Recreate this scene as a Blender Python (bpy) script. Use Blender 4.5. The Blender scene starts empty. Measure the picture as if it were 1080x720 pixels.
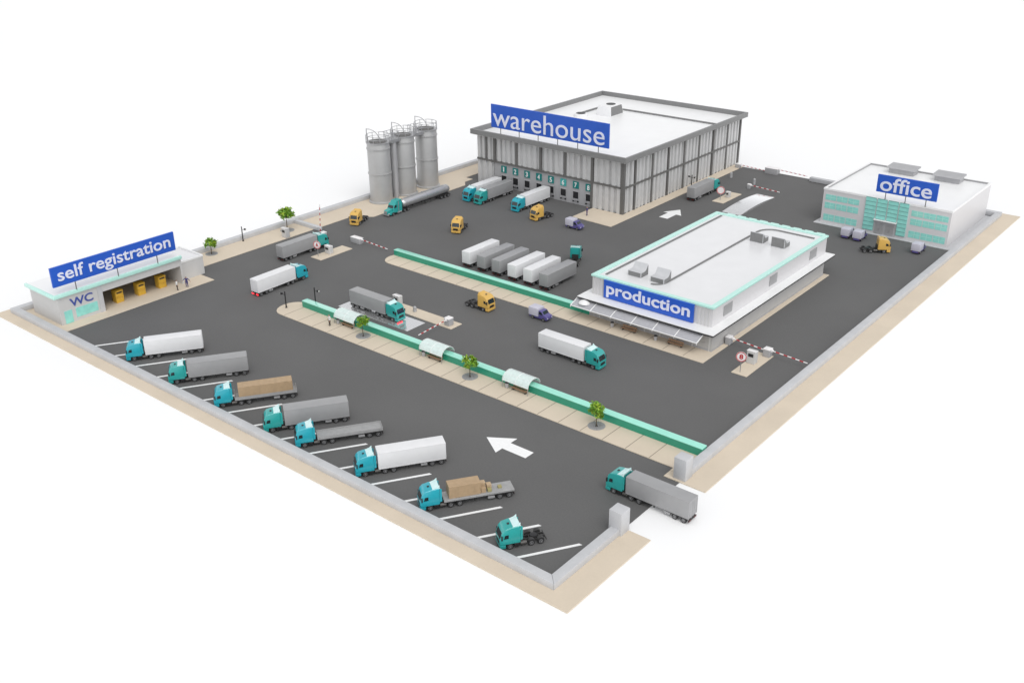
import bpy, bmesh, math, random
from mathutils import Vector, Matrix
S = bpy.context.scene
COL = S.collection
R_ = math.radians
random.seed(7)

# ------------------------------------------------------------------ materials
def pm(name, rgb, rough=0.5, metal=0.0, var=0.06, scale=1.5, bump=0.0, bscale=20.0, coat=0.0, spec=0.5, alpha=1.0, detail=4.0, speck=0.0):
    m = bpy.data.materials.new(name); m.use_nodes = True
    nt = m.node_tree; N = nt.nodes; L = nt.links
    b = N['Principled BSDF']
    b.inputs['Roughness'].default_value = rough
    b.inputs['Metallic'].default_value = metal
    b.inputs['Specular IOR Level'].default_value = spec
    b.inputs['Coat Weight'].default_value = coat
    b.inputs['Coat Roughness'].default_value = 0.12
    b.inputs['Alpha'].default_value = alpha
    tc = N.new('ShaderNodeTexCoord')
    nz = N.new('ShaderNodeTexNoise'); nz.inputs['Scale'].default_value = scale; nz.inputs['Detail'].default_value = detail
    L.new(tc.outputs['Object'], nz.inputs['Vector'])
    mr = N.new('ShaderNodeMapRange'); mr.inputs['From Min'].default_value = 0.3; mr.inputs['From Max'].default_value = 0.7
    mr.inputs['To Min'].default_value = 1 - var; mr.inputs['To Max'].default_value = 1 + var
    L.new(nz.outputs['Fac'], mr.inputs['Value'])
    last = mr.outputs['Result']
    if speck:
        n2 = N.new('ShaderNodeTexNoise'); n2.inputs['Scale'].default_value = bscale; n2.inputs['Detail'].default_value = 2
        L.new(tc.outputs['Object'], n2.inputs['Vector'])
        m2 = N.new('ShaderNodeMapRange'); m2.inputs['From Min'].default_value = 0.3; m2.inputs['From Max'].default_value = 0.7
        m2.inputs['To Min'].default_value = 1 - speck; m2.inputs['To Max'].default_value = 1 + speck
        L.new(n2.outputs['Fac'], m2.inputs['Value'])
        mu = N.new('ShaderNodeMath'); mu.operation = 'MULTIPLY'
        L.new(last, mu.inputs[0]); L.new(m2.outputs['Result'], mu.inputs[1]); last = mu.outputs[0]
    mx = N.new('ShaderNodeVectorMath'); mx.operation = 'SCALE'
    mx.inputs[0].default_value = rgb[:3]
    L.new(last, mx.inputs['Scale'])
    L.new(mx.outputs['Vector'], b.inputs['Base Color'])
    if bump:
        nb = N.new('ShaderNodeTexNoise'); nb.inputs['Scale'].default_value = bscale; nb.inputs['Detail'].default_value = 3
        L.new(tc.outputs['Object'], nb.inputs['Vector'])
        bp = N.new('ShaderNodeBump'); bp.inputs['Strength'].default_value = bump; bp.inputs['Distance'].default_value = 0.05
        L.new(nb.outputs['Fac'], bp.inputs['Height']); L.new(bp.outputs['Normal'], b.inputs['Normal'])
    return m

def em(name, rgb, strength):
    m = pm(name, rgb, 0.4)
    b = m.node_tree.nodes['Principled BSDF']
    b.inputs['Emission Color'].default_value = (*rgb, 1); b.inputs['Emission Strength'].default_value = strength
    return m

M = dict(
    ground=pm('white_ground', (0.93, 0.93, 0.93), 0.6, var=0.0),
    asphalt=pm('asphalt', (0.127, 0.126, 0.125), 0.75, var=0.05, scale=0.05, speck=0.05, bscale=3.0, bump=0.15, spec=0.3),
    paving=pm('beige_paving', (0.65, 0.56, 0.445), 0.7, var=0.04, scale=0.12, speck=0.015, bscale=2.5, bump=0.05),
    joint=pm('paving_joint', (0.24, 0.2, 0.155), 0.8),
    paint=pm('white_paint', (0.88, 0.88, 0.88), 0.5, var=0.04, scale=2.0),
    concrete=pm('pale_concrete', (0.53, 0.535, 0.55), 0.55, var=0.05, scale=0.5, speck=0.03, bscale=6, bump=0.1),
    wallgrey=pm('facade_grey', (0.57, 0.565, 0.56), 0.5, var=0.03, scale=0.4),
    dockgrey=pm('dock_wall_grey', (0.40, 0.40, 0.41), 0.55, var=0.05, scale=0.5),
    cladding=pm('light_cladding', (0.56, 0.56, 0.56), 0.4, var=0.04, scale=0.6),
    steeldark=pm('dark_frame', (0.135, 0.132, 0.128), 0.5, var=0.06),
    steelmid=pm('parapet_grey', (0.22, 0.22, 0.22), 0.5, var=0.05),
    roof=pm('white_roof', (0.76, 0.76, 0.77), 0.22, var=0.02, scale=0.2),
    roofwhite=pm('bright_roof', (0.86, 0.86, 0.86), 0.35, var=0.015, scale=0.2),
    white=pm('white_panel', (0.82, 0.82, 0.82), 0.4, var=0.02),
    offwall=pm('office_wall', (0.64, 0.63, 0.64), 0.35, var=0.02),
    mint=pm('mint_trim', (0.49, 0.81, 0.73), 0.25, var=0.03, coat=0.3),
    glassmint=pm('mint_glass', (0.30, 0.71, 0.64), 0.12, var=0.08, scale=0.8, coat=0.4),
    muntin=pm('muntin_grey', (0.14, 0.30, 0.29), 0.4),
    green=pm('green_wall', (0.018, 0.29, 0.185), 0.3, var=0.05, scale=0.3, coat=0.3),
    greenlit=pm('green_wall_lit_top', (0.34, 0.78, 0.64), 0.25, var=0.04, scale=0.3, coat=0.4),  # paler green: skylight and gloss on the wall top put into the colour
    blue=pm('sign_blue', (0.018, 0.10, 0.53), 0.4, var=0.04, scale=0.3),
    letter=pm('sign_lettering', (0.74, 0.76, 0.88), 0.4, var=0.02),
    wcblue=pm('wc_lettering', (0.06, 0.09, 0.33), 0.4),
    metal=pm('silo_metal', (0.45, 0.45, 0.45), 0.4, metal=0.35, var=0.03, scale=0.6),
    galv=pm('galvanised', (0.45, 0.45, 0.46), 0.35, metal=0.6, var=0.05),
    tank=pm('tank_metal', (0.60, 0.60, 0.61), 0.34, metal=0.75, var=0.02),
    teal=pm('teal_paint', (0.025, 0.36, 0.34), 0.28, var=0.04, coat=0.6),
    cyan=pm('cyan_paint', (0.02, 0.38, 0.47), 0.28, var=0.04, coat=0.6),
    yellow=pm('ochre_yellow', (0.70, 0.43, 0.10), 0.3, var=0.04, coat=0.5),
    violet=pm('violet_paint', (0.10, 0.085, 0.27), 0.3, var=0.04, coat=0.5),
    spoiler=pm('pale_spoiler', (0.62, 0.82, 0.82), 0.3),
    spoilery=pm('pale_yellow', (0.80, 0.58, 0.18), 0.3),
    boxwhite=pm('trailer_white', (0.76, 0.76, 0.77), 0.4, var=0.025, scale=0.5),
    boxgrey=pm('trailer_grey', (0.33, 0.33, 0.335), 0.4, var=0.04, scale=0.5),
    boxlilac=pm('van_box', (0.56, 0.55, 0.63), 0.4, var=0.03),
    black=pm('black_plastic', (0.018, 0.018, 0.02), 0.45, var=0.1),
    chassis=pm('chassis_black', (0.035, 0.034, 0.034), 0.5, var=0.15, scale=3),
    tyre=pm('rubber', (0.022, 0.022, 0.023), 0.8, var=0.1),
    rim=pm('wheel_rim', (0.42, 0.42, 0.43), 0.35, metal=0.5),
    glass=pm('dark_glass', (0.012, 0.022, 0.026), 0.06, var=0.05, coat=0.5),
    deck=pm('flatbed_deck', (0.34, 0.34, 0.34), 0.55, var=0.08, scale=1.5),
    crate=pm('tan_crate', (0.43, 0.305, 0.185), 0.6, var=0.08, scale=1.2),
    crate2=pm('ply_crate', (0.50, 0.37, 0.235), 0.6, var=0.08, scale=1.2),
    rope=pm('olive_box', (0.36, 0.32, 0.14), 0.7, var=0.1),
    wood=pm('bench_wood', (0.33, 0.20, 0.12), 0.6, var=0.12, scale=2),
    red=pm('barrier_red', (0.48, 0.018, 0.025), 0.35),
    barrierwhite=pm('barrier_white', (0.84, 0.82, 0.82), 0.35),
    machine=pm('machine_yellow', (0.66, 0.40, 0.045), 0.35, var=0.05),
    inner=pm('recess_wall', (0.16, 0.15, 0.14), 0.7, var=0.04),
    bark=pm('bark', (0.10, 0.075, 0.05), 0.8, var=0.2, scale=4),
    leaf=pm('leaf_green', (0.135, 0.30, 0.022), 0.5, var=0.5, scale=1.6, detail=2),
    leaflight=pm('leaf_light', (0.30, 0.44, 0.03), 0.5, var=0.4, scale=1.6, detail=2),
    grate=pm('tree_grate', (0.30, 0.30, 0.305), 0.6, var=0.1, scale=2),
    skin=pm('skin', (0.46, 0.27, 0.19), 0.6),
    hair=pm('hair', (0.04, 0.025, 0.015), 0.6),
    shirtw=pm('white_shirt', (0.74, 0.74, 0.72), 0.8),
    shirtv=pm('violet_overall', (0.07, 0.065, 0.19), 0.8),
    pants=pm('dark_trousers', (0.03, 0.026, 0.024), 0.8),
    plate=pm('weighbridge_steel', (0.80, 0.80, 0.81), 0.12, var=0.03, metal=0.75),
    redlamp=em('red_lamp', (0.9, 0.02, 0.03), 3.0),
    taillight=pm('tail_lamp', (0.10, 0.012, 0.012), 0.3),
    headlight=pm('headlamp', (0.7, 0.72, 0.72), 0.1),
    tankdark=pm('dull_tank', (0.10, 0.095, 0.09), 0.4, metal=0.4, var=0.08),
    lowgrey=pm('lower_wall_grey', (0.47, 0.465, 0.46), 0.5, var=0.04, scale=0.4),
    vent=pm('vent_grey', (0.20, 0.20, 0.20), 0.5, var=0.08, scale=2),
    deepteal=pm('deep_teal', (0.012, 0.20, 0.19), 0.35),
    lens=pm('lamp_lens', (0.8, 0.8, 0.76), 0.15),
)
# pale translucent roof glass
def glazing(name, rgb, a):
    m = pm(name, rgb, 0.08, alpha=a); return m
M['vault'] = glazing('vault_glazing', (0.76, 0.88, 0.85), 0.86)
M['canopy'] = glazing('canopy_glazing', (0.50, 0.50, 0.53), 0.80)

# ------------------------------------------------------------------ mesh helpers
class MB:
    def __init__(s): s.bm = bmesh.new(); s.mi = 0
    def add(s, vs, fs):
        v = [s.bm.verts.new(p) for p in vs]
        out = []
        for f in fs:
            try:
                fc = s.bm.faces.new([v[i] for i in f]); fc.material_index = s.mi; out.append(fc)
            except ValueError: pass
        return v
    def box(s, x0, x1, y0, y1, z0, z1, M4=None, taper=0.0):
        t = taper
        vs = [Vector(p) for p in ((x0,y0,z0),(x1,y0,z0),(x1,y1,z0),(x0,y1,z0),(x0+t,y0+t,z1),(x1-t,y0+t,z1),(x1-t,y1-t,z1),(x0+t,y1-t,z1))]
        if M4: vs = [M4 @ v for v in vs]
        s.add(vs, [(3,2,1,0),(4,5,6,7),(0,1,5,4),(1,2,6,5),(2,3,7,6),(3,0,4,7)]); return s
    def prism(s, pts, h0, h1, axis='z', M4=None):
        # pts: 2D polygon counter-clockwise; axis z: (x,y)->extrude z; axis y: (x,z)->extrude y ; axis x: (y,z)->extrude x
        def mk(p, h):
            if axis == 'z': v = Vector((p[0], p[1], h))
            elif axis == 'y': v = Vector((p[0], h, p[1]))
            else: v = Vector((h, p[0], p[1]))
            return M4 @ v if M4 else v
        n = len(pts)
        vs = [mk(p, h0) for p in pts] + [mk(p, h1) for p in pts]
        s.add(vs, [tuple(range(n))[::-1], tuple(range(n, 2*n))] + [(i, (i+1) % n, n+(i+1) % n, n+i) for i in range(n)])
        return s
    def tube(s, a, b, r0, r1=None, n=12, caps=True):
        r1 = r0 if r1 is None else r1
        a, b = Vector(a), Vector(b); d = (b-a).normalized()
        u = d.orthogonal().normalized(); w = d.cross(u)
        vs = []
        for p, r in ((a, r0), (b, r1)):
            for k in range(n):
                t = 2*math.pi*k/n; vs.append(p + u*math.cos(t)*r + w*math.sin(t)*r)
        fs = [(k, (k+1) % n, n+(k+1) % n, n+k) for k in range(n)]
        if caps: fs += [tuple(range(n))[::-1], tuple(range(n, 2*n))]
        s.add(vs, fs); return s
    def path(s, pts, r, n=8):
        for a, b in zip(pts[:-1], pts[1:]): s.tube(a, b, r, n=n)
        return s
    def lathe(s, prof, c=(0,0,0), n=32, axis='z'):
        c = Vector(c); vs = []; m = len(prof)
        for r, h in prof:
            for k in range(n):
                t = 2*math.pi*k/n; x, y = r*math.cos(t), r*math.sin(t)
                p = {'z': (x, y, h), 'x': (h, x, y), 'y': (y, h, x)}[axis]
                vs.append(c + Vector(p))
        fs = [(j*n+k, j*n+(k+1) % n, (j+1)*n+(k+1) % n, (j+1)*n+k) for j in range(m-1) for k in range(n)]
        fs += [tuple(range(n))[::-1], tuple(range((m-1)*n, m*n))]
        s.add(vs, fs); return s
    def build(s, name, mats, parent=None, bevel=0.0, seg=1, loc=None, rotz=0, smooth=True):
        bm = s.bm
        bmesh.ops.recalc_face_normals(bm, faces=bm.faces)
        if bevel:
            ed = [e for e in bm.edges if len(e.link_faces) == 2 and e.calc_face_angle(0) > 0.5]
            bmesh.ops.bevel(bm, geom=ed, offset=bevel, segments=seg, affect='EDGES', clamp_overlap=True, profile=0.6)
        me = bpy.data.meshes.new(name); bm.to_mesh(me); bm.free()
        for m in (mats if isinstance(mats, (list, tuple)) else [mats]): me.materials.append(m)
        if smooth:
            me.shade_smooth(); me.set_sharp_from_angle(angle=R_(32))
        return link(name, me, parent, loc, rotz)

def link(name, me, parent=None, loc=None, rotz=0):
    o = bpy.data.objects.new(name, me); COL.objects.link(o)
    if parent: o.parent = parent
    if loc: o.location = loc
    if rotz: o.rotation_euler[2] = rotz
    return o
def tag(o, label, cat, group=None, kind=None):
    if label: o['label'] = label
    if cat: o['category'] = cat
    if group: o['group'] = group
    if kind: o['kind'] = kind
    return o
def thing(name, loc=(0,0,0), rotz=0, label=None, cat=None, group=None):
    o = bpy.data.objects.new(name, None); COL.objects.link(o)
    o.location = loc; o.rotation_euler[2] = rotz; o.empty_display_size = 0.5
    return tag(o, label, cat, group)
def struct(o): o['kind'] = 'structure'; return o
def dup(o, parent=None):
    c = o.copy(); COL.objects.link(c)
    if parent: c.parent = parent
    for ch in list(KIDS(o)): dup(ch, c)
    return c
def KIDS(o): return [x for x in COL.objects if x.parent == o]
def B(name, mat, x0, x1, y0, y1, z0, z1, parent=None, bevel=0.0, seg=1, **k):
    return MB().box(x0,x1,y0,y1,z0,z1).build(name, mat, parent, bevel, seg, **k)

def text_mesh(name, body, mat, parent, width, height, depth, offset=0.012, spacing=1.0):
    """lettering as a mesh, lower left at the origin, in the local x-z plane, facing -y"""
    cu = bpy.data.curves.new(name, 'FONT'); cu.body = body; cu.size = 1; cu.extrude = 0.05; cu.offset = offset
    cu.space_character = spacing; cu.resolution_u = 4
    o = bpy.data.objects.new(name, cu); COL.objects.link(o)
    bpy.context.view_layer.update()
    dg = bpy.context.evaluated_depsgraph_get()
    me = bpy.data.meshes.new_from_object(o.evaluated_get(dg))
    bpy.data.objects.remove(o)
    xs = [v.co.x for v in me.vertices]; ys = [v.co.y for v in me.vertices]; zs = [v.co.z for v in me.vertices]
    sx = width/(max(xs)-min(xs)); sy = height/(max(ys)-min(ys)); sz = depth/(max(zs)-min(zs))
    for v in me.vertices:
        x, y, z = (v.co.x-min(xs))*sx, (v.co.y-min(ys))*sy, (v.co.z-min(zs))*sz
        v.co = (x, -z, y)
    me.materials.clear(); me.materials.append(mat)
    return link(name, me, parent)

# ------------------------------------------------------------------ setting: ground
def sheet(name, mat, pts, z):
    mb = MB(); mb.add([(x, y, z) for x, y in pts], [tuple(range(len(pts)))])
    return struct(mb.build(name, mat, smooth=False))
sheet('ground', M['ground'], [(-1600,-900),(900,-900),(900,1900),(-1600,1900)], -0.06)
sheet('asphalt_yard', M['asphalt'], [(-172.5,3.6),(-5.2,3.6),(-5.2,228.5),(-50,228.5),(-62,231),(-97,231),(-172.5,231)], 0.0)
def slab(name, pts, z0=-0.05, z1=0.16, mat='paving', bevel=0.04):
    return struct(MB().prism(pts, z0, z1).build(name, M[mat], None, bevel))
# outer apron
slab('pavement_apron', [(-176,0),(0,0),(0,22.7),(-6.6,22.7),(-6.6,4.4),(-171.6,4.4),(-171.6,20),(-176,20)])
slab('pavement_apron', [(0,40.3),(0,231.5),(-6.6,231.5),(-6.6,42.5),(-8.5,42.5),(-8.5,40.3)])
slab('pavement_strip', [(-176,20.05),(-171.6,20.05),(-171.6,47.5),(-162.8,47.5),(-162.8,106.5),(-157.2,110.2),(-157.2,153),(-160,156),(-160,160),(-163.3,160),(-163.3,240),(-176,240)])
slab('self_registration_pavement', [(-171.55,4.45),(-152.2,4.45),(-152.2,47.4),(-171.55,47.4)])
# paved islands with rounded ends
def rounded_end(x, y0, y1, n=10):
    r = (y1-y0)/2; cy = (y0+y1)/2
    return [(x + r*0.9 - r*0.9*math.sin(math.pi*k/n), cy + r*math.cos(math.pi*k/n)) for k in range(n+1)]
slab('divider_pavement', [(-8.55,43.7),(-8.55,42.6),(-6.65,42.6),(-6.65,52.2)] + rounded_end(-124.2, 43.7, 52.2))
slab('divider_pavement', [(-25.7,84.2),(-25.7,150.4),(-63,150.4),(-63,92.6)] + rounded_end(-128, 84.6, 92.6))
mb = MB()
for k in range(21):
    x = -13.8 - 5.25*k; mb.box(x-0.07, x+0.07, 43.75, 50.0, 0.155, 0.168)
struct(mb.build('pavement_joints', M['joint'], smooth=False))
mb = MB()
for k in range(19):
    x = -31.0 - 5.25*k; mb.box(x-0.07, x+0.07, 84.65, 90.0, 0.155, 0.168)
struct(mb.build('pavement_joints', M['joint'], smooth=False))
slab('warehouse_pavement', [(-108.3,148.2),(-93.4,147.4),(-93.4,231),(-97,231),(-97,159),(-108.3,159)])
slab('office_pavement', [(-47.6,188.6),(-6.6,188.6),(-6.6,226.4),(-47.6,226.4)], mat='concrete')
def island(pts): return slab('kerbed_island', pts)
island([(-145.2,74.6),(-140.9,74.6),(-140.9,86.4),(-145.2,86.4)])
island([(-102.0,63.1),(-81.2,63.1),(-81.2,67.0),(-102.0,67.0)])
island([(-18.8,84.2),(-15.1,84.2),(-15.1,96.8),(-18.8,96.8)])
island([(-82.1,188.4),(-78.0,188.4),(-78.0,200.7),(-82.1,200.7)])
# painted markings
mb = MB(); a = R_(57.4); cx, sx = math.cos(a), math.sin(a)
for k in range(16):
    x0 = -14.2 - 8.37*k - 1.1/math.tan(a); L = 10.3/sx
    p = Vector((x0, 4.52)); q = p + Vector((cx, sx))*L; n = Vector((0.33, 0))
    mb.add([(p.x-n.x,p.y,0.006),(p.x+n.x,p.y,0.006),(q.x+n.x,q.y,0.006),(q.x-n.x,q.y,0.006)], [(0,1,2,3)])
struct(mb.build('parking_lines', M['paint'], smooth=False))
sheet('direction_arrow', M['paint'], [(-42.3,30.9),(-37.3,27.7),(-37.3,29.6),(-31.7,29.6),(-31.7,32.1),(-37.3,32.1),(-37.3,34.1)], 0.006)
sheet('direction_arrow', M['paint'], [(-85.6,174.6),(-88.7,169.6),(-87.1,169.6),(-87.1,164.5),(-84.1,164.5),(-84.1,169.6),(-82.3,169.6)], 0.006)

# ------------------------------------------------------------------ boundary walls, pillars, divider walls
def wall(name, pts, h, label, cat='wall', mat='concrete', group=None):
    return tag(MB().prism(pts, 0.1, h).build(name, M[mat], None, 0.10, 2), label, cat, group)
GW = 'low concrete walls round the yard'
wall('boundary_wall', [(-173.6,2.75),(-4.6,2.75),(-6.3,4.45),(-171.8,4.45)], 1.38, 'long low concrete wall in front of the row of angled parked lorries', group=GW)
wall('boundary_wall', [(-4.6,2.78),(-4.6,20.4),(-6.3,20.4),(-6.3,4.48)], 1.38, 'short low concrete wall between the bottom corner and the gate pillar', group=GW)
wall('boundary_wall', [(-4.6,42.4),(-4.6,228.4),(-6.3,226.7),(-6.3,42.4)], 1.38, 'low concrete wall running from the gate past the production hall to the office', group=GW)
wall('boundary_wall', [(-8.9,226.7),(-6.33,226.7),(-4.63,228.4),(-67,229.6),(-67,228.0),(-47,226.9)], 1.5, 'low grey wall behind the office building', group=GW)
wall('boundary_wall', [(-173.6,2.78),(-171.8,4.48),(-171.8,240),(-173.6,240)], 1.38, 'long low concrete wall behind the silos, trees and self registration building', group=GW)
wall('boundary_wall', [(-171.75,90.6),(-160.2,90.6),(-160.2,91.9),(-171.75,91.9)], 1.25, 'stub of grey wall between the raised barrier and the yard wall', group=GW)
def pillar(x, y, label):
    t = thing('gate_pillar', (x, y, 0), 0, label, 'gate pillar', 'gate pillars')
    B('pillar_shaft', M['concrete'], -1.25, 1.25, -1.25, 1.25, 0.1, 4.5, t, 0.12, 2)
    return t
pillar(-5.5, 21.6, 'square concrete gate pillar in front of the entering lorry')
pillar(-5.6, 42.0, 'square concrete gate pillar at the end of the green divider wall')
def green_wall(x0, x1, y0, y1, h, label):
    t = thing('divider_wall', ((x0+x1)/2, y0, 0), 0, label, 'divider wall', 'green divider walls')
    w = (x1-x0)/2
    B('wall_body', M['green'], -w, w, 0, y1-y0, 0.1, h-0.14, t, 0.03)
    B('wall_lit_top', M['greenlit'], -w-0.04, w+0.04, -0.05, y1-y0+0.05, h-0.14, h, t, 0.05, 2)  # added top slab, coloured paler to paint in the brighter lit top
green_wall(-119.3, -6.35, 50.0, 51.7, 1.85, 'long green divider wall with lit top painted mint, crossed by three glazed shelters')
green_wall(-127.6, -60.4, 90.0, 91.6, 1.75, 'green divider wall with lit top painted mint behind the row of uncoupled trailers')

# ------------------------------------------------------------------ vehicles
def wheel(parent, x, y, r=0.56, w=0.36, name='wheel', side=1):
    key = (round(r, 3), round(w, 3), side)
    if key not in WHEELS:
        t = MB().lathe([(r*0.55, -w/2), (r*0.9, -w/2), (r, -w*0.36), (r, w*0.36), (r*0.9, w/2), (r*0.55, w/2)], n=20, axis='y')
        to = t.build('tyre', M['tyre']); me = to.data; bpy.data.objects.remove(to)
        s = side
        rm = MB().lathe([(r*0.57, s*w*0.3), (r*0.57, s*(w/2+0.012)), (r*0.46, s*(w/2+0.016)), (r*0.40, s*(w/2-0.05)), (r*0.22, s*(w/2-0.04)), (r*0.2, s*(w/2+0.06)), (r*0.05, s*(w/2+0.06))], n=16, axis='y')
        ro = rm.build('rim', M['rim']); me2 = ro.data; bpy.data.objects.remove(ro)
        WHEELS[key] = (me, me2)
    me, me2 = WHEELS[key]
    o = link(name, me, parent, (x, y, r)); link('rim', me2, o)
    return o
WHEELS = {}

def cab_parts(t, paint, spoil):
    W = 1.40
    prof = [(1.62,1.02),(1.70,1.35),(1.68,2.05),(1.22,3.45),(0.75,3.92),(-0.3,4.16),(-1.72,4.2),(-1.75,1.02)]
    cab = MB().prism(prof, -W, W, 'y').build('cab', M[paint], t, 0.17, 3)
    # roof hatch, door seam
    B('roof_hatch', M['black'], -0.25, 0.15, -0.22, 0.22, 4.1, 4.2, cab, 0.03)
    # windscreen lying on the raked front
    d = Vector((1.22-1.68, 0, 3.45-2.05)).normalized(); n = Vector((d.z, 0, -d.x))
    o = Vector((1.68,0,2.05))
    q = []
    for off in (-0.05, 0.035):
        for (s, y) in ((0.12,-1.14),(0.12,1.14),(1.26,1.06),(1.26,-1.06)):
            q.append(o + d*s + n*off + Vector((0,y,0)))
    mb = MB(); mb.add(q, [(3,2,1,0),(4,5,6,7),(0,1,5,4),(1,2,6,5),(2,3,7,6),(3,0,4,7)])
    mb.build('windscreen', M['glass'], t, 0.02)
    for s in (-1, 1):
        mb = MB().prism([(0.25,2.2),(1.05,2.15),(0.85,2.85),(0.25,2.9)], s*(W-0.03), s*(W+0.022), 'y')
        mb.build('side_window', M['glass'], t)
        mb = MB().box(1.28,1.5,s*1.42-0.1 if s>0 else -1.66,s*1.42+0.24 if s>0 else -1.32,2.1,2.85)
        mb.build('mirror', M['black'], t, 0.05, 2)
        B('headlight', M['headlight'], 1.52, 1.71, s*1.0-0.28, s*1.0+0.28, 0.72, 0.96, t, 0.04)
        B('step', M['black'], -1.6, -0.72, s*1.28-0.1, s*1.28+0.1, 0.38, 1.0, t, 0.03)
        if paint == 'yellow': continue
        # roof deflector fin
        mb = MB().prism([(-0.3,4.1),(-0.75,4.24),(-1.35,4.42),(-1.66,4.70),(-1.80,4.74),(-1.76,4.45),(-1.9,4.1)], s*1.18-0.09, s*1.18+0.09, 'y')
        mb.build('roof_fin', M[spoil], t, 0.03)
        mb = MB().prism([(-1.74,1.5),(-2.12,1.6),(-2.12,4.05),(-1.74,4.15)], s*1.33-0.04, s*1.33+0.04, 'y')
        mb.build('side_fairing', M[paint], t)
    mb = MB().prism([(-0.45,4.14),(-1.2,4.32),(-1.62,4.52),(-1.72,4.52),(-1.72,4.12)], -1.08, 1.08, 'y')
    mb.build('roof_spoiler', M[paint if paint == 'yellow' else spoil], t, 0.12 if paint == 'yellow' else 0.05, 3)
    B('bumper', M[paint], 0.72, 1.72, -1.40, 1.40, 0.32, 1.0, t, 0.12, 2)
    B('grille', M['black'], 1.66, 1.735, -0.75, 0.75, 1.12, 1.72, t, 0.02)

def tractor_parts(t, paint, spoil, L=6.1):
    cab_parts(t, paint, spoil)
    mb = MB()
    for s in (-1, 1): mb.box(-L, 0.9, s*0.42-0.08, s*0.42+0.08, 0.62, 0.98)
    for x in (-L, -5.2, -3.6, -2.0): mb.box(x, x+0.16, -0.34, 0.34, 0.66, 0.94)
    for x in (0, -3.6, -5.2): mb.tube((x,-1.1,0.56),(x,1.1,0.56),0.1, n=8)
    mb.box(-L-0.08, -L, -1.25, 1.25, 0.55, 0.8)
    for s in (-1, 1):      # mudguards
        for x in (-3.6, -5.2):
            pts = [(x+0.68*math.cos(R_(k)), 0.58+0.68*math.sin(R_(k))) for k in range(35, 146, 22)]
            pts2 = [(x+0.63*math.cos(R_(k)), 0.58+0.63*math.sin(R_(k))) for k in range(145, 34, -22)]
            mb.prism(pts+pts2, s*1.38, s*0.78, 'y')
    mb.box(-1.75, -2.0, -0.9, 0.9, 1.0, 2.2)
    mb.build('chassis', M['chassis'], t)
    MB().lathe([(0.62,1.02),(0.62,1.12),(0.5,1.14)], c=(-4.3,0,0), n=18).build('fifth_wheel', M['black'], t)
    for s in (-1, 1):
        MB().lathe([(0.30,-2.85),(0.34,-2.8),(0.34,-1.8),(0.30,-1.75)], c=(0,s*1.0,0.68), n=16, axis='x').build('fuel_tank', M['tankdark'], t)
        wheel(t, 0, s*1.22, 0.56, 0.36, side=s)
        for x in (-3.6, -5.2): wheel(t, x, s*1.08, 0.56, 0.62, side=s)

def trailer_parts(t, kind, x0=-2.45, x1=-14.95, lamp='taillight', legs=False):
    mb = MB()
    zb = 1.12
    for s in (-1, 1): mb.box(x1+0.1, x0-0.6, s*0.5-0.09, s*0.5+0.09, 0.86, zb)
    for x in (-4.0, -7, -9.5, -11.5, -13.2): mb.box(x, x+0.14, -1.2, 1.2, 0.92, zb-0.01)
    for x in (-12.3, -14.0): mb.tube((x,-1.1,0.56),(x,1.1,0.56),0.09, n=8)
    mb.box(x1, x1+0.14, -1.3, 1.3, 0.5, 0.72)
    mb.box(x1+0.02, x1+0.12, -0.9, -0.7, 0.7, 1.0); mb.box(x1+0.02, x1+0.12, 0.7, 0.9, 0.7, 1.0)
    for s in (-1, 1):
        mb.box(-14.75, -11.55, s*1.36-0.03, s*1.36+0.03, 0.98, 1.1)
        mb.box(-8.1, -7.9, s*0.85-0.1, s*0.85+0.1, 0.05 if legs else 0.35, 1.0)
        if legs: mb.box(-8.25, -7.75, s*0.85-0.2, s*0.85+0.2, 0.01, 0.08)
    mb.build('trailer_frame', M['chassis'], t)
    for s in (-1, 1):
        B('toolbox', M['boxgrey'], -11.4, -10.2, s*1.15-0.2, s*1.15+0.2, 0.42, 0.88, t, 0.05)
        for x in (-12.3, -14.0): wheel(t, x, s*1.12, 0.56, 0.5, side=s)
        B('tail_light', M[lamp], x1-0.02, x1+0.05, s*0.85-0.42, s*0.85+0.42, 0.45, 0.72, t)
    if kind in ('white', 'grey'):
        m = M['box'+kind]
        bx = B('trailer_box', m, x1, x0, -1.43, 1.43, zb, 4.5, t, 0.07, 2)
        mb = MB()
        for y in (-1.05, -0.35, 0.35, 1.05): mb.tube((x1-0.05,y,1.25),(x1-0.05,y,4.35),0.018, n=6)
        mb.box(x1-0.012, x1+0.05, -0.025, 0.025, 1.2, 4.4)
        mb.build('door_bars', m, bx)
        mb = MB()
        for s in (-1, 1):
            mb.box(x1+0.1, x0-0.1, s*1.43-0.018, s*1.43+0.018, zb+0.02, zb+0.16)
            mb.box(x1+0.1, x0-0.1, s*1.43-0.015, s*1.43+0.015, 4.26, 4.4)
        mb.build('side_rail', m, bx)
    else:
        d = B('flatbed', M['deck'], x1, x0, -1.43, 1.43, 1.2, 1.62, t, 0.05)
        if kind == 'stake':
            mb = MB(); mb.box(x1, x1+0.1, -1.4, 1.4, 1.62, 2.0); mb.box(x0-0.1, x0, -1.4, 1.4, 1.62, 2.6)
            for s in (-1, 1): mb.box(x1+0.1, x0-0.1, s*1.39-0.04, s*1.39+0.04, 1.62, 1.92)
            mb.build('dropside', M['deck'], t, 0.02)
        if kind == 'low':
            mb = MB(); mb.box(x1, x1+0.1, -1.4, 1.4, 1.62, 1.85); mb.box(x0-0.1, x0, -1.4, 1.4, 1.62, 2.0)
            for s in (-1, 1): mb.box(x1+0.1, x0-0.1, s*1.39-0.04, s*1.39+0.04, 1.62, 1.85)
            mb.build('dropside', M['deck'], t, 0.02)

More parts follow.
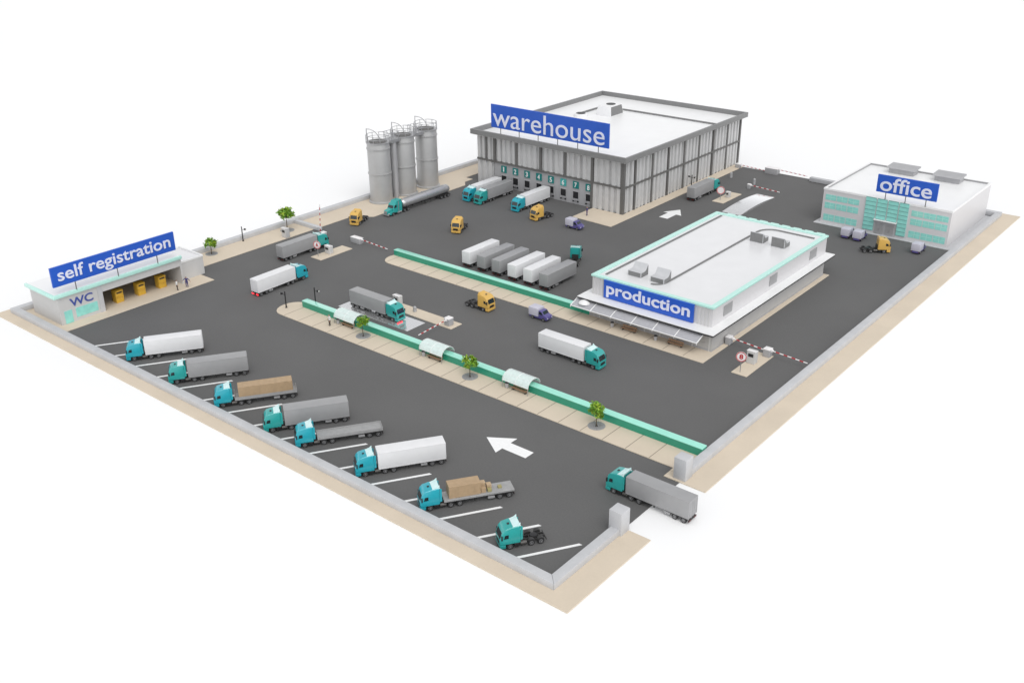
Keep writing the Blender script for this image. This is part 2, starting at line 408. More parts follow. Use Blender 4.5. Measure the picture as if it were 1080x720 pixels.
PROTO = {}
def lorry(x, y, head, paint, kind, label, group, lamp='taillight'):
    """x, y: the middle of the front axle"""
    key = (paint, kind, lamp)
    if key not in PROTO:
        name = 'tractor_unit' if kind is None else ('tipper' if kind == 'x' else 'semi_truck')
        t = thing(name)
        tractor_parts(t, paint, 'spoilery' if paint == 'yellow' else 'spoiler')
        if kind: trailer_parts(t, kind, lamp=lamp)
        PROTO[key] = t
    else: t = dup(PROTO[key])
    t.location = (x, y, 0); t.rotation_euler[2] = R_(head)
    return tag(t, label, 'tractor unit' if kind is None else 'lorry', group)
H = 235.7
def parked(fx, fy, paint, kind, label):
    # fx, fy: contact of the near front wheel, on the lorry's left side
    c, s = math.cos(R_(H)), math.sin(R_(H))
    return lorry(fx + s*1.4, fy - c*1.4, H, paint, kind, label, 'lorries parked at an angle along the front wall')
parked(-125.3, 7.0, 'cyan', 'white', 'cyan lorry with white box trailer parked nearest the self registration building')
parked(-108.2, 6.5, 'teal', 'grey', 'teal lorry with grey box trailer parked next to the tan crate lorry')
parked(-91.8, 6.3, 'cyan', 'stake', 'cyan flatbed lorry carrying one full length tan crate')
parked(-75.9, 6.3, 'teal', 'grey', 'teal lorry with grey box trailer parked next to the empty flatbed lorry')
parked(-66.6, 6.5, 'cyan', 'low', 'cyan lorry with an empty low grey flatbed trailer')
parked(-50.2, 6.7, 'cyan', 'white', 'cyan lorry with white box trailer parked between the empty flatbed and the half loaded flatbed')
parked(-33.7, 6.3, 'cyan', 'flat', 'cyan flatbed lorry half loaded with tan boxes')
parked(-16.3, 6.6, 'teal', None, 'teal tractor unit without trailer parked nearest the bottom corner')
MV = 'lorries driving through the yard'
lorry(-12.4, 31.5, 180, 'teal', 'grey', 'teal lorry with grey box trailer driving in between the two gate pillars', MV)
lorry(-43.0, 68.3, 0, 'teal', 'white', 'teal lorry with white box trailer on the road before the production hall', MV)
lorry(-95.4, 59.2, 0, 'teal', 'grey', 'teal lorry with grey box trailer standing on the weighbridge plate', MV)
lorry(-134.8, 62.2, 91, 'cyan', 'white', 'cyan lorry with white box trailer and lit red rear lamps', MV, 'redlamp')
lorry(-149.4, 82.3, 90, 'teal', 'grey', 'teal lorry with grey box trailer at the raised barrier beside the tree', MV)
lorry(-87.7, 199.2, 90, 'teal', 'grey', 'teal lorry with grey box trailer beside the long warehouse wall', MV)
DK = 'lorries backed up to the warehouse docks'
lorry(-144.8, 141.0, 270, 'cyan', 'white', 'cyan lorry with white trailer backed up to the first warehouse dock', DK)
lorry(-139.8, 140.8, 270, 'teal', 'grey', 'teal lorry with grey trailer docked close beside a white one at the warehouse', DK)
lorry(-125.5, 142.4, 270, 'cyan', 'white', 'cyan lorry with white trailer docked alone at the middle of the warehouse front', DK)
TU = 'tractor units without trailers in the yard'
lorry(-156.2, 102.0, 292, 'yellow', None, 'yellow tractor unit standing in front of the silos', TU)
lorry(-126.8, 115.6, 293, 'yellow', None, 'yellow tractor unit alone on the open asphalt between silos and trailer row', TU)
lorry(-115.3, 139.2, 262, 'yellow', None, 'yellow tractor unit facing away from the warehouse docks beside a docked lorry', TU)
lorry(-82.2, 77.2, 0, 'yellow', None, 'yellow tractor unit on the road near the violet van', TU)
lorry(-21.4, 176.4, 33, 'yellow', None, 'yellow tractor unit parked in front of the office', TU)
lorry(-85.4, 118.8, 118, 'teal', None, 'teal tractor unit seen from behind at the end of the trailer row', TU)

# uncoupled trailers in a row
TRP = {}
def trailer(cx, y_rear, kind, label):
    if kind not in TRP:
        t = thing('parked_trailer'); trailer_parts(t, kind, legs=True); TRP[kind] = t
    else: t = dup(TRP[kind])
    t.location = (cx, y_rear + 14.0, 0); t.rotation_euler[2] = R_(90)
    return tag(t, label, 'trailer', 'uncoupled box trailers in a row')
for k, (cx, kind, lab) in enumerate([
    (-105.5, 'white', 'white box trailer at the end of the row farthest from the production hall'),
    (-100.1, 'grey', 'grey box trailer next to the white trailer at the end of the row'),
    (-94.9, 'grey', 'grey box trailer standing between a grey trailer and a white trailer'),
    (-89.4, 'white', 'white box trailer standing between a grey trailer and another white trailer'),
    (-84.1, 'white', 'white box trailer right beside the last grey trailer of the row'),
    (-78.9, 'grey', 'grey box trailer at the end of the row next to the teal tractor unit')]):
    trailer(cx, 96.6, kind, lab)

# loads on the flatbeds (placed in the lorry's frame)
def crate(name, fx, fy, x0, x1, y0, y1, z0, z1, mat, label, cat, group=None, slats=True):
    c, s = math.cos(R_(H)), math.sin(R_(H))
    ox, oy = fx + s*1.4, fy - c*1.4
    cx, cy = (x0+x1)/2, (y0+y1)/2
    hx, hy = abs(x1-x0)/2, abs(y1-y0)/2
    t = thing(name, (ox + c*cx - s*cy, oy + s*cx + c*cy, z0), R_(H), label, cat, group)
    B('crate_body', M[mat], -hx, hx, -hy, hy, 0, z1-z0, t, 0.02)
    if slats:
        mb = MB(); n = max(2, int(hx*2/1.0))
        for k in range(n+1):
            x = -hx + 2*hx*k/n
            x = min(max(x, -hx+0.06), hx-0.06)
            for sy in (-1, 1): mb.box(x-0.05, x+0.05, sy*(hy+0.012)-0.012, sy*(hy+0.012)+0.012, 0.03, z1-z0-0.03)
            mb.box(x-0.05, x+0.05, -hy+0.05, hy-0.05, z1-z0-0.005, z1-z0+0.02)
        for sy in (-1, 1):
            mb.box(-hx, hx, sy*(hy+0.012)-0.016, sy*(hy+0.012)+0.016, z1-z0-0.14, z1-z0-0.02)
        mb.build('batten', M[mat], t)
    return t
crate('freight_crate', -91.8, 6.3, -14.2, -3.3, -1.22, 1.22, 1.63, 4.0, 'crate', 'full length tan crate on the flatbed of the cyan lorry', 'crate')
crate('freight_crate', -33.7, 6.3, -9.0, -3.4, -1.12, 1.12, 1.63, 3.95, 'crate', 'large tan crate on the half loaded flatbed, behind the cab', 'crate')
GB = 'small boxes loose on the half loaded flatbed'
crate('cardboard_box', -33.7, 6.3, -9.95, -9.1, 0.25, 1.0, 1.63, 2.55, 'crate', 'tan box with open shadowed side leaning at the big crate end', 'box', GB, False)
crate('cardboard_box', -33.7, 6.3, -10.1, -9.1, -0.95, 0.0, 1.63, 3.0, 'crate2', 'tall pale box standing against the end of the big crate', 'box', GB, False)
crate('cardboard_box', -33.7, 6.3, -11.15, -10.3, -0.7, 0.2, 1.63, 2.55, 'crate2', 'pale box with rope standing last in the cluster behind the crate', 'box', GB, False)
crate('cardboard_box', -33.7, 6.3, -10.95, -10.25, 0.4, 1.05, 1.63, 2.15, 'rope', 'olive box low beside the pale boxes on the flatbed', 'box', GB, False)
crate('cardboard_box', -33.7, 6.3, -12.9, -12.25, -0.1, 0.5, 1.63, 2.05, 'rope', 'small olive box alone near the tail of the flatbed', 'box', GB, False)

# bonneted tanker lorry
t = thing('tanker_truck', (-154.4, 115.2, 0), R_(270), 'teal bonneted lorry with long silver tank trailer beside the silos', 'tanker lorry')
hood = MB().prism([(2.35,0.75),(2.45,1.1),(2.35,1.85),(0.3,2.25),(0.3,0.95),(0.9,0.95),(1.0,0.75)], -0.85, 0.85, 'y').build('bonnet', M['teal'], t, 0.14, 3)
MB().prism([(0.35,0.95),(0.35,2.2),(-0.15,3.15),(-0.5,3.6),(-3.6,3.75),(-3.6,0.75),(-0.6,0.75)], -1.32, 1.32, 'y').build('cab', M['teal'], t, 0.14, 3)
MB().prism([(-0.6,3.5),(-1.4,4.35),(-3.5,4.5),(-3.5,3.6)], -1.15, 1.15, 'y').build('roof_fairing', M['teal'], t, 0.12, 2)
for s in (-1, 1):
    MB().prism([(1.75,0.5),(1.95,1.0),(1.2,1.35),(-0.55,1.3),(-0.75,0.75),(-0.62,0.72),(-0.4,1.05),(0.55,1.08),(1.0,0.9),(1.2,0.5)], s*0.85, s*1.38, 'y').build('mudguard', M['teal'], t, 0.04)
    MB().prism([(-0.35,2.35),(-0.05,2.35),(-0.38,3.15),(-0.55,3.15),(-1.2,3.2),(-1.2,2.35)], s*1.29, s*1.345, 'y').build('side_window', M['glass'], t)
    MB().tube((-1.9,s*1.42,0.9),(-1.9,s*1.42,4.3),0.1).build('exhaust_stack', M['galv'], t)
    B('headlight', M['headlight'], 1.95, 2.15, s*1.08-0.18, s*1.08+0.18, 0.8, 1.12, t, 0.05)
    MB().lathe([(0.30,-3.3),(0.36,-3.25),(0.36,-1.6),(0.30,-1.55)], c=(0,s*1.05,0.6), n=16, axis='x').build('fuel_tank', M['galv'], t)
    wheel(t, 0.35, s*1.18, 0.56, 0.36, side=s)
    for x in (-4.6, -6.2, -21.6, -23.2, -24.8): wheel(t, x, s*1.08, 0.56, 0.62, side=s)
mb = MB(); d = Vector((-0.5,0,0.95)).normalized(); n = Vector((d.z,0,-d.x)); o_ = Vector((0.35,0,2.2))
q = [o_ + d*s_ + n*f_ + Vector((0,y_,0)) for f_ in (-0.05,0.03) for s_, y_ in ((0.1,-1.12),(0.1,1.12),(0.98,1.05),(0.98,-1.05))]
mb.add(q, [(3,2,1,0),(4,5,6,7),(0,1,5,4),(1,2,6,5),(2,3,7,6),(3,0,4,7)]); mb.build('windscreen', M['glass'], t)
B('bumper', M['galv'], 2.2, 2.6, -1.35, 1.35, 0.35, 0.8, t, 0.1, 2)
B('grille', M['rim'], 2.36, 2.5, -0.6, 0.6, 0.9, 1.75, t, 0.04)
mb = MB()
for s in (-1, 1): mb.box(-7.2, 1.8, s*0.42-0.09, s*0.42+0.09, 0.6, 0.95); mb.box(-25.8, -7, s*0.55-0.08, s*0.55+0.08, 0.95, 1.25)
mb.box(-26, -25.8, -1.3, 1.3, 0.5, 0.75)
for x in (-9, -13, -17, -20.5): mb.box(x, x+0.35, -1.0, 1.0, 0.95, 1.5)
for s in (-1, 1): mb.box(-25.6, -20.7, s*1.3-0.06, s*1.3+0.06, 1.15, 1.24); mb.box(-14.6,-14.2,s*0.8-0.12,s*0.8+0.12,0.3,1.0)
mb.build('chassis', M['chassis'], t)
tk = MB().lathe([(0.3,-26.1),(1.0,-25.9),(1.32,-25.4),(1.36,-25),(1.36,-5.3),(1.32,-4.9),(1.0,-4.4),(0.3,-4.2)], c=(0,0,2.55), n=40, axis='x').build('tank', M['tank'], t)
mb = MB()
for x in (-5.6, -15.0, -24.9): mb.lathe([(1.375,x-0.07),(1.40,x-0.05),(1.40,x+0.05),(1.375,x+0.07)], c=(0,0,2.55), n=40, axis='x')
mb.build('band', M['galv'], tk)
mb = MB().box(-24, -6, -0.35, 0.35, 3.88, 3.98)
for x in (-9, -14, -19): mb.lathe([(0.4,3.9),(0.4,4.15),(0.3,4.2)], c=(x,0,0), n=16)
mb.build('catwalk', M['galv'], tk)

# small vans
VAN = []
def van(x, y, head, label):
    if not VAN:
        t = thing('delivery_van')
        MB().prism([(2.35,0.45),(2.45,0.9),(2.3,1.25),(1.55,1.5),(0.95,2.2),(0.2,2.3),(0.1,0.45)], -1.0, 1.0, 'y').build('cab', M['violet'], t, 0.12, 3)
        d = Vector((-0.6,0,0.7)).normalized(); n = Vector((d.z,0,-d.x)); o_ = Vector((1.55,0,1.5)); mb = MB()
        q = [o_ + d*s_ + n*f_ + Vector((0,y_,0)) for f_ in (-0.05,0.03) for s_, y_ in ((0.1,-0.82),(0.1,0.82),(0.82,0.76),(0.82,-0.76))]
        mb.add(q, [(3,2,1,0),(4,5,6,7),(0,1,5,4),(1,2,6,5),(2,3,7,6),(3,0,4,7)]); mb.build('windscreen', M['glass'], t)
        for s in (-1, 1):
            MB().prism([(0.3,1.45),(1.35,1.45),(0.9,2.05),(0.3,2.1)], s*0.98, s*1.02, 'y').build('side_window', M['glass'], t)
            B('headlight', M['headlight'], 2.3, 2.46, s*0.72-0.16, s*0.72+0.16, 0.78, 0.98, t, 0.03)
            B('tail_light', M['taillight'], -2.52, -2.46, s*0.85-0.1, s*0.85+0.1, 0.55, 0.8, t)
            for wx in (1.45, -1.45): wheel(t, wx, s*0.92, 0.42, 0.28, side=s)
        B('box_body', M['boxlilac'], -2.5, 0.06, -1.12, 1.12, 0.85, 2.65, t, 0.09, 2)
        B('underbody', M['violet'], -2.48, 2.2, -0.9, 0.9, 0.36, 0.84, t, 0.04)
        VAN.append(t)
    else: t = dup(VAN[0])
    t.location = (x, y, 0); t.rotation_euler[2] = R_(head); t.scale = (1.12, 1.12, 1.12)
    return tag(t, label, 'van', 'violet vans with pale box bodies')
van(-101.2, 139.8, 0, 'violet van with pale box body near the warehouse corner pavement')
van(-68.4, 81.2, 0, 'violet van with pale box body on the road beside the trailer row')
van(-34.2, 182.8, 90, 'violet van before the office entrance, farthest from the yellow tractor unit')
van(-30.6, 182.6, 90, 'violet van before the office entrance, between the other van and the yellow tractor unit')
van(-13.7, 182.6, 90, 'violet van parked alone at the office corner by the yard wall')

# ------------------------------------------------------------------ warehouse
t = thing('warehouse', (-127, 159, 0), 0, 'big grey warehouse with corrugated walls, dark frame and numbered loading docks', 'warehouse')
ox, oy = -127, 159
def W2(x0,x1,y0,y1,z0,z1): return (x0-ox, x1-ox, y0-oy, y1-oy, z0, z1)
XL, XR, YF, YB = -156.5, -97.0, 159.0, 233.5
def corrugated(u0, u1, z0, z1, period=2.2, amp=0.62):
    # returns 2D profile (u, depth) as panel strip
    n = int(round((u1-u0)/period)); p = (u1-u0)/n; pts = []; rr = random.Random(int(u0*7+z0))
    for k in range(n):
        b = u0 + k*p; am = amp*rr.uniform(0.6, 1.35); f = rr.uniform(0.36, 0.56)
        pts += [(b, 0), (b+p*f, 0), (b+p*(f+0.08), am), (b+p*0.92, am)]
    pts.append((u1, 0)); return pts
def clad(name, axis, u0, u1, z0, z1, face, inward, parent, mat='cladding'):
    prof = corrugated(u0, u1, z0, z1); mb = MB(); vs = []
    for u, dpt in prof:
        w = face + inward*dpt
        for z in (z0, z1): vs.append((u-ox, w-oy, z) if axis == 'x' else (w-ox, u-oy, z))
    mb.add(vs, [(2*i, 2*i+2, 2*i+3, 2*i+1) for i in range(len(prof)-1)])
    return mb.build(name, M[mat], parent, smooth=False)
# inner core keeps light out and backs the cladding
B('core', M['wallgrey'], *W2(XL+0.75, XR-0.75, YF+0.9, YB-0.75, 0.02, 16.58), t)
clad('wall_cladding', 'x', XL, XR, 8.75, 16.88, YF, 1, t)
clad('wall_cladding', 'x', -108.4, XR, 0.1, 8.3, YF, 1, t)
clad('wall_cladding', 'x', XL, -149.2, 0.1, 8.3, YF, 1, t)
clad('wall_cladding', 'y', YF, YB, 0.1, 16.88, XR, -1, t)
clad('wall_cladding', 'y', YF, YB, 0.1, 16.88, XL, 1, t)
clad('wall_cladding', 'x', XL, XR, 0.1, 16.88, YB, -1, t)
B('dock_wall', M['dockgrey'], *W2(-149.2, -108.9, YF+0.25, YF+0.85, 0.02, 8.3), t)
# frame
def pil(x0,x1,y0,y1,z0=0.1,z1=16.88): B('pilaster', M['steeldark'], *W2(x0,x1,y0,y1,z0,z1), t, 0.05)
for x in (-148.9, -139.2, -129.3, -119.2): pil(x-0.4, x+0.4, YF-0.35, YF+0.3, 8.7)
pil(-152.6, -152.0, YF-0.3, YF+0.3, 8.7)
pil(-109.2, -108.4, YF-0.35, YF+0.3)
pil(-97.9, -96.75, YF-0.25, YF+0.75)
for k in range(7):
    y = 165.4 + 9.72*k; pil(XR-0.3, XR+0.3, y-0.4, y+0.4)
pil(XR-0.8, XR+0.2, YB-0.7, YB+0.2)
B('band_beam', M['steeldark'], *W2(XL-0.1, -97.95, YF-0.28, YF+0.28, 8.2, 8.8), t, 0.04)
B('band_beam', M['steeldark'], *W2(XR-0.25, XR+0.24, YF+0.76, YB-0.75, 8.15, 8.75), t, 0.04)
# roof and parapet
px0, px1, py0, py1 = XL-1.7, XR+1.7, YF-1.7, YB+1.5
B('roof', M['roofwhite'], *W2(px0+0.77, px1-0.77, py0+0.77, py1-0.77, 16.6, 16.93), t)
for a_ in ((px0,px1,py0,py0+0.75),(px0,px1,py1-0.75,py1),(px0,px0+0.75,py0+0.77,py1-0.77),(px1-0.75,px1,py0+0.77,py1-0.77)):
    B('parapet', M['steelmid'], *W2(a_[0],a_[1],a_[2],a_[3],16.9,18.55), t, 0.06)
# docks
for k in range(8):
    x = -145.0 + 4.98*k
    n = B('dock_sign', M['teal'] if k == 5 else M['deepteal'], *W2(x-1.15, x+1.15, YF-0.02, YF+0.24, 5.2, 7.5), t, 0.04)
    g = text_mesh('dock_number', str(k+1), M['white'], n, 0.95 if k else 0.5, 1.6, 0.05, 0.02)
    g.location = (x-ox-(0.48 if k else 0.25), -0.03, 5.55)
    B('dock_door', M['black'], *W2(x-1.05, x+1.05, YF+0.12, YF+0.24, 1.9, 4.1), t, 0.03)
    fr = MB()
    for (a0,a1,b0,b1) in ((x-1.35,x-1.06,1.2,4.4),(x+1.06,x+1.35,1.2,4.4),(x-1.05,x+1.05,4.12,4.4)):
        fr.box(*W2(a0,a1,YF+0.05,YF+0.24,b0,b1))
    fr.build('door_frame', M['dockgrey'], t, 0.02)
    for s in (-1, 1): B('dock_bumper', M['black'], *W2(x+s*0.9-0.2, x+s*0.9+0.2, YF-0.1, YF+0.24, 0.75, 1.25), t, 0.03)
    B('dock_leveller', M['galv'], *W2(x-0.9, x+0.9, YF-0.25, YF+0.24, 1.28, 1.45), t, 0.02)

def sign(name, body, w, h, loc, rotz, label, tw, th, tx, tz, posts=0, posth=2.0, thick=0.5, off=0.012, group='blue building name boards'):
    t = thing(name, loc, rotz, label, 'sign', group)
    B('board', M['blue'], 0, w, 0, thick, 0, h, t, 0.05)
    g = text_mesh('lettering', body, M['letter'], t, tw, th, 0.14, off)
    g.location = (tx, -0.005, tz)
    for k in range(posts):
        x = w*(k+0.5)/posts
        MB().tube((x, thick*0.5, -posth), (x, thick*0.5, 0.01), 0.13, n=8).build('support_post', M['steeldark'], t)
    return t
sign('roof_sign', 'warehouse', 47.0, 7.6, (-149.0, 157.6, 20.4), 0, 'long blue warehouse name board on the warehouse roof edge', 44.6, 6.1, 0.9, 0.65, 6, 1.88, off=0.0)

# warehouse roof equipment
def z18(x, y): return (x, y, 17.55)
u = thing('roof_vent_unit', (-137.2, 209.6, 16.93), 0, 'pale box shaped vent unit with round black fan on the warehouse roof', 'roof unit')
mb = MB(); mb.box(-3.2, 3.2, -4.0, 4.0, 0, 3.4, taper=0.5); mb.build('housing', M['white'], u, 0.1, 2)
lv = MB(); lv.add([(3.2,-3.7,0.2),(3.2,3.7,0.2),(2.74,3.3,3.2),(2.74,-3.3,3.2),(3.27,-3.7,0.2),(3.27,3.7,0.2),(2.81,3.3,3.2),(2.81,-3.3,3.2)], [(0,1,2,3),(7,6,5,4),(0,4,5,1),(1,5,6,2),(2,6,7,3),(3,7,4,0)]); lv.build('louvre_panel', M['vent'], u)
MB().lathe([(1.7,3.38),(1.7,3.52),(1.4,3.54)], c=(0,0.6,0), n=24).build('fan', M['black'], u)
u = thing('roof_fan', (-143.2, 200.2, 16.93), 0, 'low round black roof fan behind the warehouse name board', 'roof unit')
MB().lathe([(2.6,0),(2.5,0.9),(2.1,1.1)], n=24).build('curb', M['white'], u)
MB().lathe([(1.7,1.08),(1.7,1.2),(1.4,1.22)], n=24).build('fan', M['black'], u)
def duct(name, pts, r, label, mat='vent'):
    mb = MB()
    for o_ in (-1, 1):
        pp = []
        for i, p in enumerate(pts):
            a0 = Vector(pts[max(i-1,0)]); a1 = Vector(pts[min(i+1,len(pts)-1)]); d = (a1-a0).normalized(); nn = Vector((-d.y, d.x, 0))
            pp.append(Vector(p) + nn*o_*r*1.6)
        mb.path(pp, r, n=8)
    # saddles
    for i in range(len(pts)-1):
        a0, a1 = Vector(pts[i]), Vector(pts[i+1]); L = (a1-a0).length
        for k in range(int(L//4)):
            p = a0 + (a1-a0)*((k+0.5)/(L//4)); mb.box(p.x-r*2.2, p.x+r*2.2, p.y-r*2.2, p.y+r*2.2, p.z-r-0.12, p.z-r*0.4)
    return tag(mb.build(name, M[mat]), label, 'roof pipe', 'pipe runs on the roofs')
duct('roof_pipe', [(-145.6,203.5,17.2),(-145.6,213.2,17.2)] + [(-145.6+4-4*math.cos(R_(k)), 213.6+4*math.sin(R_(k)), 17.2) for k in range(15, 91, 15)] + [(-97.0,217.6,17.2)], 0.2, 'pipe run from the round fan past the vent unit to the warehouse parapet')

# ------------------------------------------------------------------ production hall
ox, oy = -44.7, 90.0
t = thing('production_hall', (ox, oy, 0), 0, 'low white production hall with wide eaves and mint roof edge', 'factory hall')
B('lower_wall', M['lowgrey'], *W2(-62.2, -27.0, 90.2, 149.2, 0.1, 4.7), t)
for k in range(9):
    x = -61.6 + 4.25*k; B('wall_rib', M['wallgrey'], *W2(x-0.16, x+0.16, 90.02, 90.2, 0.16, 4.6), t)
B('plinth', M['dockgrey'], *W2(-62.28, -26.9, 90.06, 149.28, 0.1, 0.55), t)
B('eave', M['white'], *W2(-62.9, -25.9, 88.4, 153.2, 4.86, 5.06), t, 0.04)
B('eave_trim', M['black'], *W2(-62.88, -25.92, 88.42, 153.18, 4.55, 4.855), t)
B('upper_wall', M['offwall'], *W2(-61.0, -28.3, 92.0, 152.3, 5.06, 9.7), t)
for x in (-60.7, -59.8, -58.9, -58.0, -31.9, -31.0, -30.1, -29.2): B('wall_rib', M['wallgrey'], *W2(x-0.16, x+0.16, 91.86, 92.0, 5.1, 9.55), t)
for y in (99.0, 121.6, 144.2):
    B('window', M['boxgrey'], *W2(-28.28, -28.19, y-2.0, y+2.0, 6.1, 8.6), t, 0.02)
for x in (-61.4, -28.9): pass
R0 = (-61.3, -28.0, 91.7, 152.6)
for (x0,x1,y0,y1) in ((R0[0],R0[1],R0[2],R0[2]+1.1),(R0[0],R0[1],R0[3]-1.1,R0[3]),(R0[0],R0[0]+1.2,R0[2]+1.12,R0[3]-1.12),(R0[1]-1.2,R0[1],R0[2]+1.12,R0[3]-1.12)):
    B('roof_edge', M['mint'], *W2(x0,x1,y0,y1,9.55,10.05), t, 0.06)
for k in range(9):
    x = -58.0 + 3.3*k; B('edge_panel', M['mint'], *W2(x, x+2.3, 152.65, 153.3, 9.75, 10.0), t, 0.04)
B('roof', M['roof'], *W2(-60.2, -29.1, 92.7, 151.6, 9.4, 9.72), t)
sign('wall_sign', 'production', 24.5, 4.5, (-57.3, 91.35, 5.15), 0, 'blue production name board on the front wall of the hall', 22.8, 3.75, 0.85, 0.35, 0, thick=0.42, off=0.02)
mb_ = []
def wedge(x, y, label):
    back = y > 120
    u = thing('roof_hood_unit', (x, y, 9.72), math.pi if back else 0, label, 'roof unit', 'hooded vent units on the production roof')
    pts = [(0,0),(5.2,0),(5.2,2.7),(4.6,2.6),(4.1,2.0),(3.5,1.55),(2.6,1.35),(0,1.3)]
    mb = MB().prism(pts, -1.85, 1.85, 'x'); mb.build('housing', M['concrete'], u, 0.05); u.scale[1] = 0.62
    if back: B('louvre_panel', M['vent'], -1.75, 1.75, 5.205, 5.25, 0.12, 2.55, u)
    else: B('louvre_panel', M['vent'], -1.7, 1.7, -0.06, -0.01, 0.12, 1.2, u)
    sx_ = -1 if back else 1
    MB().prism([(0.3,0.12),(5.0,0.12),(5.0,2.4),(4.6,2.3),(4.0,1.75),(3.4,1.35),(2.6,1.18),(0.3,1.14)], sx_*1.86, sx_*1.9, 'x').build('side_louvre', M['vent'], u)
    return u
wedge(-52.6, 97.3, 'hooded vent unit on the production roof nearest the far front corner')
wedge(-46.2, 97.2, 'hooded vent unit on the production roof, second behind the name board')
wedge(-40.9, 140.0, 'hooded vent unit at the rear of the production roof beside the curved pipe')
wedge(-34.8, 139.8, 'hooded vent unit at the rear of the production roof nearest the yard wall')
duct('roof_pipe', [(-58.6,94.2,9.86),(-58.6,150.6,9.86)], 0.11, 'straight pipe run along the far long edge of the production roof')
arc1 = [(-44.4-3.0+3.0*math.sin(R_(k)), 98.6-3.0*math.cos(R_(k)), 9.86) for k in range(10, 91, 16)]
arc2 = [(-44.4+4.0-4.0*math.cos(R_(k)), 144.6+4.0*math.sin(R_(k)), 9.86) for k in range(0, 91, 15)]
duct('roof_pipe', arc1 + arc2 + [(-30.2,148.6,9.86)], 0.11, 'long pipe run with curved ends along the middle of the production roof')

# glazed canopy before the hall
t = thing('glass_canopy', (-46, 88, 0), 0, 'lean-to glass canopy with white rafters along the front of the production hall', 'canopy')
ox, oy = -46, 88
zf, zb2, yf, yb = 3.15, 4.45, 86.4, 89.9
mb = MB()
xs = [-63.4 + 5.77*k for k in range(7)]
for x in xs:
    mb.tube((x-ox, yf-oy, zf), (x-ox, yb-oy, zb2), 0.13, n=8)
mb.tube((xs[0]-ox, yf-oy, zf), (xs[-1]-ox, yf-oy, zf), 0.13, n=8)
mb.tube((xs[0]-ox, yb-oy, zb2), (xs[-1]-ox, yb-oy, zb2), 0.11, n=8)
mb.build('rafters', M['white'], t)
for x in xs:
    MB().tube((x-ox, yb-oy+0.25, 2.0), (x-ox, yf-oy+0.4, zf-0.0), 0.07, n=8).build('bracket', M['galv'], t)
    MB().tube((x-ox, yf-oy, zf-0.45), (x-ox, yf-oy, zf), 0.09, n=8).build('drop_rod', M['white'], t)
for k in range(6):
    x0, x1 = xs[k]+0.14, xs[k+1]-0.14
    mb = MB(); vs = []
    for dz in (-0.03, 0.03): vs += [(x0-ox,yf-oy+0.15,zf+0.05+dz),(x1-ox,yf-oy+0.15,zf+0.05+dz),(x1-ox,yb-oy-0.1,zb2-0.05+dz),(x0-ox,yb-oy-0.1,zb2-0.05+dz)]
    mb.add(vs, [(3,2,1,0),(4,5,6,7),(0,1,5,4),(1,2,6,5),(2,3,7,6),(3,0,4,7)]); mb.build('glass_pane', M['canopy'], t)
MB().lathe([(1.5,0),(1.35,0.3),(0.9,0.6),(0.3,0.75)], c=(-60.6-ox, 88.3-oy, 3.8), n=20).build('white_dome', M['white'], t)

def bench(x, y, label, rotz=0):
    t = thing('bench', (x, y, 0.16), rotz, label, 'bench', 'benches on the pavements')
    B('seat', M['wood'], -2.0, 2.0, -0.38, 0.38, 0.5, 0.64, t, 0.03)
    B('backrest', M['wood'], -2.0, 2.0, 0.36, 0.46, 0.8, 1.25, t, 0.03)
    for s in (-1, 1):
        mb = MB().box(s*1.6-0.07, s*1.6+0.07, -0.32, 0.44, 0.02, 0.5).box(s*1.6-0.05, s*1.6+0.05, 0.4, 0.5, 0.5, 1.2)
        mb.build('leg', M['black'], t, 0.02)
    return t
def planter(x, y, label):
    t = thing('litter_bin', (x, y, 0.16), 0, label, 'litter bin', 'litter bins by the benches')
    MB().lathe([(0.3,0),(0.38,0.1),(0.42,1.1),(0.36,1.15)], n=16).build('bin_body', M['dockgrey'], t)
    MB().lathe([(0.44,1.12),(0.44,1.22),(0.3,1.3)], n=16).build('lid', M['black'], t)
bench(-47.5, 87.9, 'brown bench under the glass canopy, nearer the green divider wall')
bench(-35.0, 87.9, 'brown bench under the glass canopy, nearer the barrier')
planter(-52.0, 87.6, 'grey litter bin under the glass canopy, nearer the green divider wall')
planter(-40.0, 87.6, 'grey litter bin under the glass canopy, beside the second bench')

# barrel roofed shelters over the divider wall
def shelter(x0, label, blabel, dlabel):
    L = 6.9
    t = thing('glazed_shelter', (x0+L/2, 50.4, 0.16), 0, label, 'shelter', 'barrel roofed shelters on the green divider wall')
    n = 10; r = 2.05; zc = 1.55
    def ring(rr, k): a_ = math.pi*(0.02+0.96*k/n); return (rr*math.cos(math.pi-a_), zc + rr*0.82*math.sin(a_))
    pts = [ring(r, k) for k in range(n+1)] + [ring(r-0.07, k) for k in range(n, -1, -1)]
    MB().prism(pts, -L/2+0.1, L/2-0.1, 'x').build('barrel_roof', M['vault'], t)
    mb = MB()
    for x in (-L/2, 0, L/2):
        pp = [Vector((x, *ring(r+0.02, k))) for k in range(n+1)]; mb.path(pp, 0.05, n=6)
    for k in (0, 3, 7, n):
        y_, z_ = ring(r+0.02, k); mb.tube((-L/2, y_, z_), (L/2, y_, z_), 0.04, n=6)
    mb.build('roof_frame', M['white'], t)
    for x in (-L/2+0.05, L/2-0.05):
        y_, z_ = ring(r, 0)
        MB().tube((x, y_, 0), (x, y_, z_), 0.08, n=8).build('post', M['galv'], t)
        MB().tube((x, 2.0, 0), (x, 2.0, 1.55), 0.08, n=8).build('post', M['galv'], t)
    bench(x0+L*0.62, 48.85, blabel)
    planter(x0+1.0, 48.7, dlabel)
shelter(-105.6, 'pale barrel roofed shelter beside the weighbridge lorry', 'brown bench under the shelter beside the weighbridge', 'small bin at the shelter beside the weighbridge')
